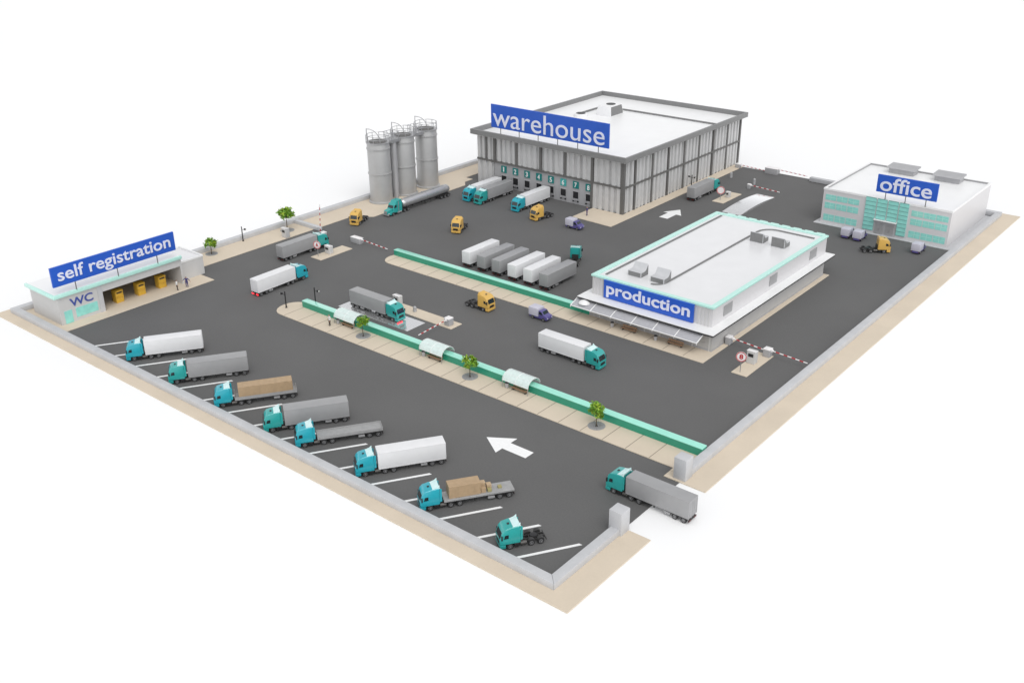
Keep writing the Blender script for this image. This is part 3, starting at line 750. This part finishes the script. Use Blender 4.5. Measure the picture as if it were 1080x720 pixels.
shelter(-77.2, 'pale barrel roofed shelter midway along the green wall, near the lowered barrier arm', 'brown bench under the midway shelter', 'small bin at the midway shelter')
shelter(-53.0, 'pale barrel roofed shelter closest to the white direction arrow and the gate', 'brown bench under the shelter closest to the gate', 'small bin at the shelter closest to the gate')

# ------------------------------------------------------------------ office
ox, oy = -27.3, 190.0
t = thing('office_building', (ox, oy, 0), 0, 'white flat roofed office building with mint glass windows', 'office building')
XL, XR, YF, YB = -46.0, -8.5, 190.0, 225.0
B('wall', M['offwall'], *W2(XL, XR, YF, YB, 0.1, 10.2), t, 0.05)
B('roof', M['roofwhite'], *W2(XL+0.5, XR-0.5, YF+0.5, YB-0.5, 10.0, 10.32), t)
for (x0,x1,y0,y1) in ((XL-0.1,XR+0.1,YF-0.1,YF+0.6),(XL-0.1,XR+0.1,YB-0.6,YB+0.1),(XL-0.1,XL+0.6,YF+0.62,YB-0.62),(XR-0.6,XR+0.1,YF+0.62,YB-0.62)):
    B('parapet', M['white'], *W2(x0,x1,y0,y1,10.2,10.85), t, 0.05)
B('coping', M['boxgrey'], *W2(XL+0.62, XR-0.62, YB-0.72, YB-0.63, 10.32, 10.8), t)
B('coping', M['boxgrey'], *W2(XL+0.62, XL+0.72, YF+0.7, YB-0.75, 10.32, 10.8), t)
def panes(x0, x1, n):
    w = (x1-x0)/n
    for (z0, z1) in ((7.35, 9.0), (4.75, 6.6), (1.0, 2.95)):
        for k in range(n):
            f = B('window', M['glassmint'], *W2(x0+k*w+0.10, x0+(k+1)*w-0.10, YF-0.06, YF+0.05, z0, z1), t)
            mb = MB(); cx = x0+(k+0.5)*w
            mb.box(*W2(cx-0.05, cx+0.05, YF-0.09, YF-0.05, z0, z1)); mb.box(*W2(x0+k*w+0.10, x0+(k+1)*w-0.10, YF-0.085, YF-0.045, (z0+z1)/2-0.04, (z0+z1)/2+0.04))
            mb.build('mullion', M['mint'], f)
panes(-45.3, -34.8, 3); panes(-19.6, -9.1, 3)
cols = [(-32.9,-29.85,0.9),(-29.45,-26.65,4.6),(-26.25,-23.4,4.6),(-23.0,-20.4,0.9)]
for (x0, x1, z0) in cols:
    f = B('glazing_bay', M['glassmint'], *W2(x0, x1, YF-0.30, YF+0.05, z0, 10.6), t)
    mb = MB(); nz = int(round((10.6-z0)/1.2))
    for k in range(nz+1):
        z = z0 + (10.6-z0)*k/nz; mb.box(*W2(x0, x1, YF-0.36, YF-0.28, z-0.07, z+0.07))
    mb.build('mullion', M['muntin'], f)
B('entrance_wall', M['dockgrey'], *W2(-29.6, -23.2, YF-0.22, YF+0.05, 0.17, 4.3), t)
for x in (-28.0, -25.0):
    d_ = B('entrance_door', M['boxgrey'], *W2(x-1.2, x+1.2, YF-0.3, YF-0.2, 0.2, 3.3), t, 0.02)
    B('handle', M['galv'], *W2(x-0.1, x+0.0, YF-0.42, YF-0.31, 1.2, 2.1), d_)
B('entrance_canopy', M['white'], *W2(-29.8, -23.0, YF-1.1, YF-0.0, 4.3, 4.52), t, 0.03)
sign('roof_sign', 'office', 17.2, 5.1, (-30.4, 189.6, 12.65), 0, 'blue office name board on posts above the office roof edge', 14.7, 4.2, 1.0, 0.55, 3, 1.95)
def off_unit(x0, x1, label):
    u = thing('roof_plant_unit', ((x0+x1)/2, 220, 10.32), 0, label, 'roof unit', 'grey plant units on the office roof')
    w = (x1-x0)/2
    u.location[1] = 220.5
    B('housing', M['dockgrey'], -w, w, -1.6, 2.4, 0, 1.8, u, 0.06)
    MB().prism([(-2.4,1.62),(2.9,1.82),(2.9,2.3),(-2.0,2.12)], -w-0.5, w+0.5, 'x').build('lid', M['steelmid'] if False else M['dockgrey'], u, 0.04)
off_unit(-37.6, -29.8, 'grey plant unit on the office roof, behind the left part of the name board')
off_unit(-23.5, -16.0, 'grey plant unit on the office roof, at the end away from the warehouse')

# ------------------------------------------------------------------ self registration building
ox, oy = -156.0, 6.7
t = thing('registration_building', (ox, oy, 0), 0, 'grey self registration building with open bay, WC front and mint roof edge', 'service building')
XL, XR, YF, YB = -169.3, -156.0, 6.7, 40.8
B('wc_block', M['wallgrey'], *W2(XL, XR, YF, 18.0, 0.1, 7.1), t, 0.04)
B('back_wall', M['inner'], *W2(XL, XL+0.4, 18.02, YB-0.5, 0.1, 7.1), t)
B('end_wall', M['wallgrey'], *W2(XL, XR, YB-0.48, YB, 0.1, 7.1), t)
B('lintel', M['wallgrey'], *W2(XR-0.5, XR-0.02, 18.02, YB-0.5, 5.2, 7.1), t)
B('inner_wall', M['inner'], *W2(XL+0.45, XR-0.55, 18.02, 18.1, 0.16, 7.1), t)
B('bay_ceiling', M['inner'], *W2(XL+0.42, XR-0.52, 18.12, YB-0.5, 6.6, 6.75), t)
B('pilaster', M['concrete'], *W2(XR-0.02, XR+0.14, 16.9, 18.1, 0.1, 7.1), t)
rf = B('roof', M['roofwhite'], *W2(XL+0.3, XR-0.1, YF-0.4, YB-0.1, 7.12, 7.95), t)
for (x0,x1,y0,y1) in ((XR-0.1,XR+0.55,YF-1.0,YB+0.1),(XL-0.1,XR-0.12,YF-1.0,YF-0.42)):
    B('fascia', M['mint'], *W2(x0,x1,y0,y1,7.2,8.1), t, 0.08, 2)
B('door', M['glassmint'], *W2(XR-0.02, XR+0.06, 7.75, 9.75, 0.2, 3.4), t, 0.02)
wi = B('window', M['glassmint'], *W2(XR-0.02, XR+0.06, 10.7, 16.4, 1.0, 3.4), t, 0.02)
g = text_mesh('wc_lettering', 'WC', M['wcblue'], t, 6.0, 2.1, 0.08, 0.02)
g.rotation_euler[2] = R_(90); g.location = (0.005, 9.6-oy, 4.0)
# annex
an = thing('annex_block', (-163.4, 44.9, 0), 0, 'low pale annex with parapet roof beside the self registration building', 'annex building')
B('wall', M['wallgrey'], -5.3, 5.3, -3.9, 3.8, 0.1, 5.0, an, 0.03)
for (x0,x1,y0,y1) in ((-5.4,5.4,-3.95,-3.6),(-5.4,5.4,3.5,3.9),(-5.4,-5.05,-3.58,3.48),(5.05,5.4,-3.58,3.48)):
    B('parapet', M['white'], x0,x1,y0,y1,5.0,5.5, an, 0.03)
B('roof', M['roof'], -5.0,5.0,-3.55,3.45,4.9,5.08, an)
sg = sign('roof_sign', 'self registration', 33.3, 4.9, (-155.3, 6.2, 10.15), R_(90), 'long blue self registration name board above the mint roof edge', 30.4, 4.0, 1.5, 0.3, 3, 2.3)
def machine(y, label):
    u = thing('registration_kiosk', (-158.9, y, 0.16), 0, label, 'kiosk', 'yellow kiosks in the open bay')
    B('cabinet', M['machine'], -1.0, 1.0, -1.05, 1.05, 0.0, 3.3, u, 0.1, 2)
    B('screen', M['black'], 0.98, 1.05, -0.75, 0.75, 2.45, 2.85, u, 0.02)
    B('canopy_lip', M['machine'], 0.9, 1.25, -1.05, 1.05, 3.0, 3.25, u, 0.05)
    B('counter', M['machine'], 0.95, 1.3, -1.0, 1.0, 1.5, 1.65, u, 0.03)
machine(23.4, 'yellow kiosk in the open bay nearest the WC')
machine(29.6, 'yellow kiosk in the middle of the open bay')
machine(35.7, 'yellow kiosk in the open bay nearest the annex')

# ------------------------------------------------------------------ silos
def silo(y, label):
    t = thing('storage_silo', (-166.8, y, 0.16), 0, label, 'silo', 'steel silos by the yard wall')
    r = 3.62; Hs = 19.6
    MB().lathe([(r+0.45,0),(r+0.45,0.4),(r+0.05,0.55),(r,0.6),(r,Hs-0.5),(r-0.15,Hs)], n=48).build('shell', M['metal'], t)
    for z in (9.6, 17.6): MB().lathe([(r+0.02,z-0.28),(r+0.2,z-0.2),(r+0.2,z+0.2),(r+0.02,z+0.28)], n=48).build('ring_flange', M['metal'], t)
    MB().lathe([(r+0.25,Hs-0.25),(r+0.25,Hs),(r-1.0,Hs+0.02)], n=48).build('top_deck', M['galv'], t)
    MB().lathe([(2.9,Hs),(2.75,Hs+0.25),(1.0,Hs+0.6),(0.4,Hs+0.7)], n=32).build('top_cover', M['steeldark'], t)
    mb = MB(); n = 22; rr = r+0.15
    P = lambda k, z: Vector((rr*math.cos(2*math.pi*k/n), rr*math.sin(2*math.pi*k/n), z))
    for k in range(n):
        for z in (Hs+1.15, Hs+2.2): mb.tube(P(k,z), P(k+1,z), 0.085, n=5)
        if k % 2 == 0: mb.tube(P(k,Hs), P(k,Hs+2.2), 0.09, n=5)
    mb.build('railing', M['galv'], t)
    # tall ladder frame with curved hand rail
    a0 = R_(238)
    bx, by = (r-0.15)*math.cos(a0), (r-0.15)*math.sin(a0)
    mb = MB()
    for o_ in (-0.25, 0.25):
        mb.tube((bx+o_*0.7, by-o_*0.7, Hs-0.1), (bx+o_*0.7, by-o_*0.7, Hs+4.4), 0.12, n=6)
    for k in range(9): mb.tube((bx-0.175, by+0.175, Hs+k*0.5), (bx+0.175, by-0.175, Hs+k*0.5), 0.05, n=5)
    cc = [(bx+2.9*math.sin(R_(k))*0.9, by+2.9*math.sin(R_(k)), Hs+4.3-4.0*(1-math.cos(R_(k)))) for k in range(0, 91, 15)]
    mb.path([Vector(p) for p in cc], 0.11, n=6)
    mb.build('ladder', M['galv'], t)
    MB().tube((r*0.62, r*0.62, 0.3), (r*0.62, r*0.62, 0.31), 0.1).build('valve', M['galv'], t)
    return t
silo(123.0, 'steel silo nearest the yellow tractor unit')
silo(134.1, 'steel silo in the middle of the three')
silo(144.8, 'steel silo nearest the warehouse')
t = thing('silo_walkway', (-166.8, 134.0, 19.76), 0, 'grey walkway linking the tops of the silos', 'walkway')
for y0, y1 in ((-7.7, -3.2), (3.2, 7.6)):
    B('walkway_deck', M['galv'], -1.6, 2.2, y0, y1, -1.0, -0.05, t)
    mb = MB()
    for x in (-1.5, 2.1):
        for z in (1.1, 2.2): mb.tube((x, y0, z), (x, y1, z), 0.085, n=5)
        for y in (y0+0.8, (y0+y1)/2, y1-0.8): mb.tube((x, y, -0.1), (x, y, 2.2), 0.09, n=5)
    mb.build('guard_rail', M['galv'], t)
t = thing('silo_pipework', (-165.6, 128.5, 0.16), 0, 'dark vertical pipe shaft between the silos', 'pipework')
for dx, dy, rr in ((0,0,0.8),(-2.0,0.4,0.8),(-0.9,1.5,0.6)): MB().tube((dx,dy,0),(dx,dy,18.7),rr, n=16).build('pipe', M['dockgrey'], t)

# ------------------------------------------------------------------ trees
def leaf_crown(seed, rx, rz, n=520, size=0.30):
    rnd = random.Random(seed); mb = MB()
    clumps = []
    for k in range(15):
        th = rnd.random()*6.283; ph = math.acos(rnd.uniform(-0.75, 1)); q = rnd.uniform(0.5, 0.98)
        clumps.append((Vector((rx*q*math.sin(ph)*math.cos(th), rx*q*math.sin(ph)*math.sin(th), rz*q*math.cos(ph))), rnd.random() < 0.35))
    for i in range(n):
        c, light = clumps[i % len(clumps)]
        p = c + Vector((rnd.gauss(0, rx*0.2), rnd.gauss(0, rx*0.2), rnd.gauss(0, rz*0.17)))
        d = Vector((rnd.gauss(0,1), rnd.gauss(0,1), rnd.gauss(0,0.6))).normalized(); u = d.orthogonal().normalized()
        w = d.cross(u); s = size*rnd.uniform(0.7, 1.4)
        mb.mi = 1 if (light and rnd.random() < 0.75) or rnd.random() < 0.12 else 0
        mb.add([p - d*s, p + u*s*0.42 + w*s*0.1, p + d*s, p - u*s*0.42 + w*s*0.1], [(0,1,2,3)])
    return mb, clumps
def tree(x, y, h, rx, rz, zc, seed, label, glabel, trunk_r=0.12):
    t = thing('tree', (x, y, 0.16), 0, label, 'tree', 'small round crowned trees in paved discs')
    mb, clumps = leaf_crown(seed, rx, rz, n=680 if rx > 1.8 else 640, size=0.2*rx)
    o = mb.build('crown', [M['leaf'], M['leaflight']], t, loc=(0, 0, zc), smooth=False)
    tb = MB(); rnd = random.Random(seed+1)
    bend = Vector((rnd.uniform(-0.12,0.12), rnd.uniform(-0.12,0.12), 0))
    top = Vector((0, 0, zc-rz*0.55)) + bend
    tb.tube((0,0,-0.1), bend*1.6 + Vector((0,0,zc*0.4)), trunk_r*1.25, trunk_r, n=8).tube(bend*1.6 + Vector((0,0,zc*0.4)), top, trunk_r, trunk_r*0.75, n=8)
    for c, _ in clumps[:9]: tb.tube(top, Vector((0,0,zc)) + c*0.8, trunk_r*0.6, trunk_r*0.15, n=6)
    tb.build('trunk', M['bark'], t)
    g = MB()
    R = 1.75 if rx < 1.8 else 2.1
    g.lathe([(R,0.165),(R,0.20),(R-0.12,0.23),(0.35,0.21),(0.3,0.165)], c=(x,y,0), n=40)
    go = g.build('tree_grate', M['grate']); tag(go, glabel, 'tree grate', 'round grey discs at the tree feet')
    rb = MB()
    for k in range(20):
        a_ = 2*math.pi*k/20; rb.tube((x+0.5*math.cos(a_), y+0.5*math.sin(a_), 0.225), (x+(R-0.25)*math.cos(a_), y+(R-0.25)*math.sin(a_), 0.238), 0.02, n=4)
    rb.build('grate_rib', M['steeldark'], go)
tree(-169.3, 58.8, 4.9, 1.75, 1.35, 3.15, 11, 'green tree by the yard wall beside the annex of the self registration building', 'grey disc under the tree beside the annex')
tree(-168.3, 85.2, 7.2, 2.2, 2.1, 5.2, 12, 'taller green tree behind the lorry at the raised barrier', 'grey disc under the taller tree by the raised barrier')
tree(-94.7, 47.6, 5.2, 1.5, 1.35, 3.6, 13, 'small green tree on the divider pavement beside the weighbridge lorry', 'grey disc under the tree beside the weighbridge', 0.09)
tree(-61.4, 47.6, 5.2, 1.5, 1.4, 3.5, 14, 'small green tree on the divider pavement between two shelters', 'grey disc under the tree between two shelters', 0.09)
tree(-28.1, 47.3, 5.4, 1.55, 1.5, 3.6, 15, 'small green tree on the divider pavement closest to the entrance gate', 'grey disc under the tree closest to the gate', 0.09)

# ------------------------------------------------------------------ lamps, barriers, signs, terminals
def lamp(x, y, h, dirs, label, z=0.16):
    t = thing('signal_lamp_post', (x, y, z), 0, label, 'lamp post', 'short black lamp posts')
    MB().lathe([(0.3,0),(0.3,0.1),(0.17,0.14),(0.14,h),(0.05,h+0.05)], n=12).build('pole', M['black'], t)
    for a_ in dirs:
        d = Vector((math.cos(R_(a_)), math.sin(R_(a_)), 0)); n = Vector((-d.y, d.x, 0))
        MB().tube(Vector((0,0,h-0.95)), d*0.95+Vector((0,0,h-0.7)), 0.07, n=6).build('bracket', M['black'], t)
        hd = MB(); c = d*1.1 + Vector((0,0,h-0.65))
        mx = Matrix.Translation(c) @ Matrix.Rotation(R_(a_), 4, 'Z')
        hd.box(-0.3, 0.3, -0.2, 0.2, -0.28, 0.2, mx); ho = hd.build('lamp_head', M['black'], t, 0.04)
        ln = MB(); ln.box(0.29, 0.36, -0.15, 0.15, -0.2, 0.12, mx); ln.build('lens', M['lens'], ho)
lamp(-171.0, 71.0, 4.4, (20,), 'black lamp post by the yard wall between the two wall side trees')
lamp(-122.1, 47.2, 4.3, (190,), 'black lamp post on the rounded end of the divider pavement')
lamp(-116.6, 52.05, 5.2, (10,), 'black lamp post against the green divider wall near its end', 0.12)
lamp(-94.9, 197.2, 4.3, (0, 180), 'black lamp post with two heads beside the long warehouse wall')

def striped_arm(t, a, b, n=10, r=0.12):
    a, b = Vector(a), Vector(b); mb = MB()
    for k in range(n):
        mb.mi = k % 2; p, q = a + (b-a)*(k/n), a + (b-a)*((k+1)/n); mb.tube(p, q, r, n=10)
    return mb.build('striped_arm', [M['barrierwhite'], M['red']], t)
def barrier(x, y, dirv, length, label, up=False, bw=0.8, bd=0.8, bh=1.7, n=10, z=0.0, group='barriers with red and white arms'):
    t = thing('barrier_gate', (x, y, z), 0, label, 'barrier', group)
    cb = B('cabinet', M['dockgrey'], -bw, bw, -bd, bd, 0.0, bh-0.18, t, 0.06, 2)
    B('cabinet_top', M['barrierwhite'], -bw-0.05, bw+0.05, -bd-0.05, bd+0.05, bh-0.18, bh, t, 0.05, 2)
    d = Vector(dirv)
    hub = d*(max(bw, bd)+0.15) if not up else Vector((0, -bd-0.2, 0))
    MB().lathe([(0.28,-0.22),(0.34,-0.18),(0.34,0.18),(0.28,0.22)], c=hub+Vector((0,0,bh-0.35)), n=16, axis='y' if abs(d.x) > 0.5 or up else 'x').build('hub', M['barrierwhite'], t)
    s = hub + Vector((0,0,bh-0.35)); e_ = s + d*length + Vector((0,0,-0.5))
    striped_arm(t, s, e_ if not up else s + Vector((0.9,0,length)), n)
    return t
barrier(-156.0, 88.6, (1,0,0), 9.2, 'barrier with its red and white arm raised upright behind the cab of the waiting lorry', True, bh=1.3, n=11)
barrier(-143.9, 91.0, (1,0,0), 10.6, 'barrier with wide white topped cabinet and lowered arm towards the green wall end', bw=1.9, bd=0.8, bh=1.65, n=11)
barrier(-83.2, 64.6, (0,-1,0), 9.4, 'barrier on the weighbridge island with its arm lowered across the lane', bh=1.9, n=11, z=0.16)
barrier(-16.2, 96.0, (1,0,0), 8.4, 'barrier on the island with its arm lowered to the yard wall', bh=1.9, n=9, z=0.16)
barrier(-26.0, 96.4, (1,0,0), 7.9, 'barrier at the production wall with its arm lowered to the island', bh=1.9, bw=0.6, n=9, z=0.16)
barrier(-79.3, 208.2, (1,0,0), 10.4, 'barrier behind the curved steel plate with lowered arm', bh=1.6, bw=0.5, bd=0.5, n=11)
barrier(-94.2, 228.6, (1,0,0), 10.2, 'barrier at the back corner of the warehouse with lowered arm', bh=1.6, n=13)
barrier(-81.4, 229.4, (1,0,0), 10.6, 'barrier at the back of the yard with large grey cabinet and lowered arm', bw=2.3, bd=1.2, bh=2.1, n=13)

def terminal(x, y, h, label, w=1.0, z=0.16):
    t = thing('entry_terminal', (x, y, z), 0, label, 'terminal', 'grey entry terminals')
    MB().prism([(-0.75,0),(0.75,0),(0.75,h-0.35),(0.55,h),(0.1,h+0.1),(-0.75,h-0.25)], -w, w, 'x').build('housing', M['wallgrey'], t, 0.14, 3)
    MB().prism([(0.72,h-0.33),(0.55,h+0.02),(-0.8,h+0.1),(-0.8,h-0.1)], -w-0.06, w+0.06, 'x').build('hood', M['barrierwhite'], t, 0.04)
    B('screen', M['black'], -w*0.6, w*0.6, -0.8, -0.74, h*0.55, h*0.8, t)
terminal(-143.3, 79.8, 2.3, 'grey terminal with white hood on the island next to the waiting lorry')
terminal(-163.8, 81.0, 2.9, 'grey terminal with white hood behind the waiting lorry near the taller tree')
terminal(-101.5, 65.7, 2.6, 'grey terminal with white hood behind the cab of the weighbridge lorry')
terminal(-17.4, 90.9, 3.0, 'grey terminal with pale hood on the island by the production hall')
terminal(-79.9, 195.0, 1.9, 'small grey terminal on the island beside the warehouse lorry', w=0.6)
def post(x, y, h, label, z=0.0):
    t = thing('grey_post', (x, y, z), 0, label, 'post', 'short grey posts')
    MB().lathe([(0.45,0),(0.45,h-0.3),(0.3,h)], n=16).build('shaft', M['dockgrey'], t)
    MB().lathe([(0.47,h*0.6),(0.47,h*0.75)], n=16).build('band', M['galv'], t)
post(-95.2, 65.3, 1.3, 'short grey post on the weighbridge island', 0.16)
post(-90.3, 216.2, 1.9, 'short grey post on the asphalt close to the warehouse rear')
post(-80.2, 213.6, 2.0, 'short grey post on the asphalt behind the barrier arm')

def road_sign(x, y, h, r, glyph, label, z=0.16, rot=20):
    t = thing('road_sign', (x, y, z), R_(rot), label, 'road sign', 'round prohibition signs')
    MB().tube((0,0.1,0), (0,0.1,h+r*0.6), 0.09, n=10).build('pole', M['galv'], t)
    MB().lathe([(r*0.98,-0.04),(r,0),(r,0.05),(r*0.98,0.09)], c=(0,-0.06,h), n=40, axis='y').build('disc', M['barrierwhite'], t)
    mb = MB(); n = 40; vs = []
    for yy in (-0.13, -0.10):
        for rr in (r, r*0.80):
            for k in range(n): vs.append((rr*math.cos(2*math.pi*k/n), yy, h+rr*math.sin(2*math.pi*k/n)))
    fs = []
    for k in range(n):
        j = (k+1) % n
        fs += [(k,j,n+j,n+k), (2*n+k,3*n+k,3*n+j,2*n+j), (k,2*n+k,2*n+j,j), (n+k,n+j,3*n+j,3*n+k)]
    mb.add(vs, fs); mb.build('red_ring', M['signred'], t)
    if glyph:
        g = text_mesh('glyph', glyph, M['red'], t, r*0.72, r*1.0, 0.04, 0.035); g.location = (-r*0.36, -0.10, h-r*0.5)
M['signred'] = pm('sign_ring', (0.62, 0.20, 0.20), 0.4)
road_sign(-143.6, 76.0, 3.5, 1.15, 'A', 'round red rimmed sign on the island beside the waiting lorry')
road_sign(-17.2, 85.2, 3.7, 1.15, '8', 'round red rimmed sign on the island by the production hall')
road_sign(-80.4, 190.6, 3.3, 1.3, None, 'round pale sign on the island beside the warehouse lorry')

# weighbridges
t = thing('weighbridge', (-100.7, 59.1, 0), 0, 'flat white steel weighbridge plate under the grey lorry', 'weighbridge', 'pale steel plates')
B('plate', M['plate'], -12.1, 12.1, -3.15, 2.95, 0.004, 0.06, t, 0.01)
B('scan_lamp', M['redlamp'], 7.15, 7.45, -1.6, 0.0, 0.065, 0.2, t, 0.03)
t = thing('weighbridge', (-71.0, 194, 0), 0, 'arched pale steel plate behind the production hall', 'weighbridge', 'pale steel plates')
n = 16; pts = []
for k in range(n+1):
    y = -13.5 + 23.5*k/n; pts.append((y, 0.05 + 0.75*math.sin(math.pi*(0.05+0.9*k/n))))
MB().prism([(-13.5,0.004),(10.0,0.004)] + pts[::-1], -3.2, 3.2, 'x').build('plate', M['plate'], t, 0.02)

# ------------------------------------------------------------------ people
def person(x, y, rot, top, bottom, label, arms=12, h=2.6, z=0.16):
    Hh = 1.76
    V = []; E = []; Rr = []
    def v(p, r, par=None):
        V.append(p); Rr.append(r); i = len(V)-1
        if par is not None: E.append((par, i))
        return i
    pel = v((0,0,0.94), 0.145); ab = v((0,0,1.1), 0.13, pel); ch = v((0,0,1.32), 0.155, ab); up = v((0,0,1.44), 0.11, ch); nk = v((0.01,0,1.52), 0.055, up)
    hd = v((0.025,0,1.62), 0.092, nk); v((0.015,0,1.74), 0.08, hd)
    hands = []
    for s in (-1, 1):
        sh = v((0,s*0.19,1.42), 0.07, up); a_ = R_(arms)
        el = v((0.0,s*(0.20+0.29*math.sin(a_)),1.42-0.29*math.cos(a_)), 0.048, sh)
        wr = v((0.08,s*(0.20+0.52*math.sin(a_)),1.42-0.52*math.cos(a_)), 0.034, el)
        hn = v((0.11,s*(0.20+0.60*math.sin(a_)),1.42-0.60*math.cos(a_)), 0.038, wr); hands.append((V[hn], V[wr], s))
        hp = v((0,s*0.095,0.88), 0.105, pel); kn = v((0.03,s*0.11,0.49), 0.066, hp); an_ = v((0,s*0.115,0.09), 0.045, kn); v((0.14,s*0.125,0.045), 0.04, an_)
    me = bpy.data.meshes.new('body'); me.from_pydata([Vector(p) for p in V], E, [])
    o = bpy.data.objects.new('body', me); COL.objects.link(o)
    sk = o.modifiers.new('skin', 'SKIN'); sk.use_smooth_shade = True
    for i, sv in enumerate(me.skin_vertices[0].data): sv.radius = (Rr[i], Rr[i]); sv.use_root = (i == 0)
    o.modifiers.new('sub', 'SUBSURF').levels = 2
    bpy.context.view_layer.update()
    dg = bpy.context.evaluated_depsgraph_get(); m2 = bpy.data.meshes.new_from_object(o.evaluated_get(dg)); bpy.data.objects.remove(o)
    bm = bmesh.new(); bm.from_mesh(m2)
    fb = MB(); fb.bm.free(); fb.bm = bm
    for (hp, wp, s) in hands:
        hp, wp = Vector(hp), Vector(wp); d = (hp-wp).normalized(); side = Vector((1,0,0)); cur = Vector((0.25,-s*0.25,0))
        for k, L in enumerate((0.07, 0.085, 0.08, 0.065)):
            b0 = hp + side*(-0.03+0.02*k); m_ = b0 + d*L*0.7; fb.tube(b0, m_, 0.010, 0.009, n=6).tube(m_, m_ + (d+cur*1.2).normalized()*L*0.6, 0.009, 0.007, n=6)
        fb.tube(wp + d*0.03 + side*0.02, wp + d*0.07 + side*0.065, 0.012, 0.009, n=6)
    # nose and ears
    fb.add([Vector((0.112,-0.015,1.61)),Vector((0.112,0.015,1.61)),Vector((0.145,0,1.615)),Vector((0.112,0,1.665))], [(0,1,2),(1,3,2),(3,0,2),(0,3,1)])
    bmesh.ops.scale(bm, vec=(1,1,1), verts=bm.verts)
    for f in bm.faces:
        c = f.calc_center_median()
        if c.z > 1.5: f.material_index = 3 if (c.z > 1.70 or (c.x < -0.015 and c.z > 1.56)) else 0
        elif abs(c.y) > 0.17 + 0 and c.z < 0.96 + 0.25*math.sin(R_(arms)) and c.z > 0.6 and abs(c.y) > 0.24: f.material_index = 0
        elif c.z > 0.93: f.material_index = 1
        elif c.z < 0.1: f.material_index = 4
        else: f.material_index = 2
    bm.to_mesh(m2); bm.free()
    for m_ in (M['skin'], M[top], M[bottom], M['hair'], M['black']): m2.materials.append(m_)
    m2.shade_smooth(); k = h/Hh
    o = link('person', m2, None, (x, y, z), R_(rot)); o.scale = (k*1.25, k*1.25, k)
    return tag(o, label, 'person')
person(-105.3, 46.7, 250, 'shirtw', 'pants', 'person in white top and dark trousers on the divider pavement', h=2.9)
person(-105.2, 151.6, 230, 'shirtv', 'shirtv', 'person in violet overalls at the corner pavement of the warehouse', 22, h=2.9)
person(-153.4, 39.9, 300, 'shirtv', 'shirtv', 'person in violet overalls with arms held out beside the registration building', 40, h=2.9)
person(-153.5, 37.0, 60, 'shirtw', 'pants', 'person in white top and black trousers before the open registration bay', 10, h=2.9)

# ------------------------------------------------------------------ light, sky, camera
w = bpy.data.worlds.new('World'); S.world = w; w.use_nodes = True
nt = w.node_tree; bg = nt.nodes['Background']
sky = nt.nodes.new('ShaderNodeTexSky'); sky.sky_type = 'NISHITA'; sky.sun_disc = False
SUN_EL, SUN_AZ = 58.0, -32.0      # direction towards the sun, azimuth from +X
sky.sun_elevation = R_(SUN_EL); sky.sun_rotation = R_(90 - SUN_AZ)
hs = nt.nodes.new('ShaderNodeHueSaturation'); hs.inputs['Saturation'].default_value = 0.06
nt.links.new(sky.outputs['Color'], hs.inputs['Color']); nt.links.new(hs.outputs['Color'], bg.inputs['Color'])
bg.inputs['Strength'].default_value = 0.15
sd = bpy.data.lights.new('sun', 'SUN'); sd.energy = 0.6; sd.angle = R_(40); sd.color = (1, 0.985, 0.96)
so = bpy.data.objects.new('sun', sd); COL.objects.link(so)
dv = Vector((math.cos(R_(SUN_EL))*math.cos(R_(SUN_AZ)), math.cos(R_(SUN_EL))*math.sin(R_(SUN_AZ)), math.sin(R_(SUN_EL))))
so.rotation_euler = dv.to_track_quat('Z', 'Y').to_euler()

yaw, pit, rol, fpx = 2.26476149, 0.442437937, -0.0115529908, 1069.89858
fwd = Vector((math.cos(pit)*math.cos(yaw), math.cos(pit)*math.sin(yaw), -math.sin(pit)))
r = fwd.cross(Vector((0,0,1))).normalized(); u = r.cross(fwd)
r2 = r*math.cos(rol) + u*math.sin(rol); u2 = -r*math.sin(rol) + u*math.cos(rol)
cam = bpy.data.cameras.new('camera'); co = bpy.data.objects.new('camera', cam); COL.objects.link(co)
mw = Matrix((r2, u2, -fwd)).transposed().to_4x4(); mw.translation = Vector((69.294, -95.259, 100.0)); co.matrix_world = mw
cam.sensor_fit = 'HORIZONTAL'; cam.sensor_width = 36; cam.lens = fpx/1080*36
cam.clip_start = 1; cam.clip_end = 6000
S.camera = co
vs = S.view_settings; vs.view_transform = 'Standard'; vs.look = 'None'; vs.exposure = 0.47; vs.gamma = 1
vs.use_curve_mapping = False
S.render.engine = 'CYCLES'
try:
    S.cycles.max_bounces = 8; S.cycles.use_denoising = True
except Exception: pass
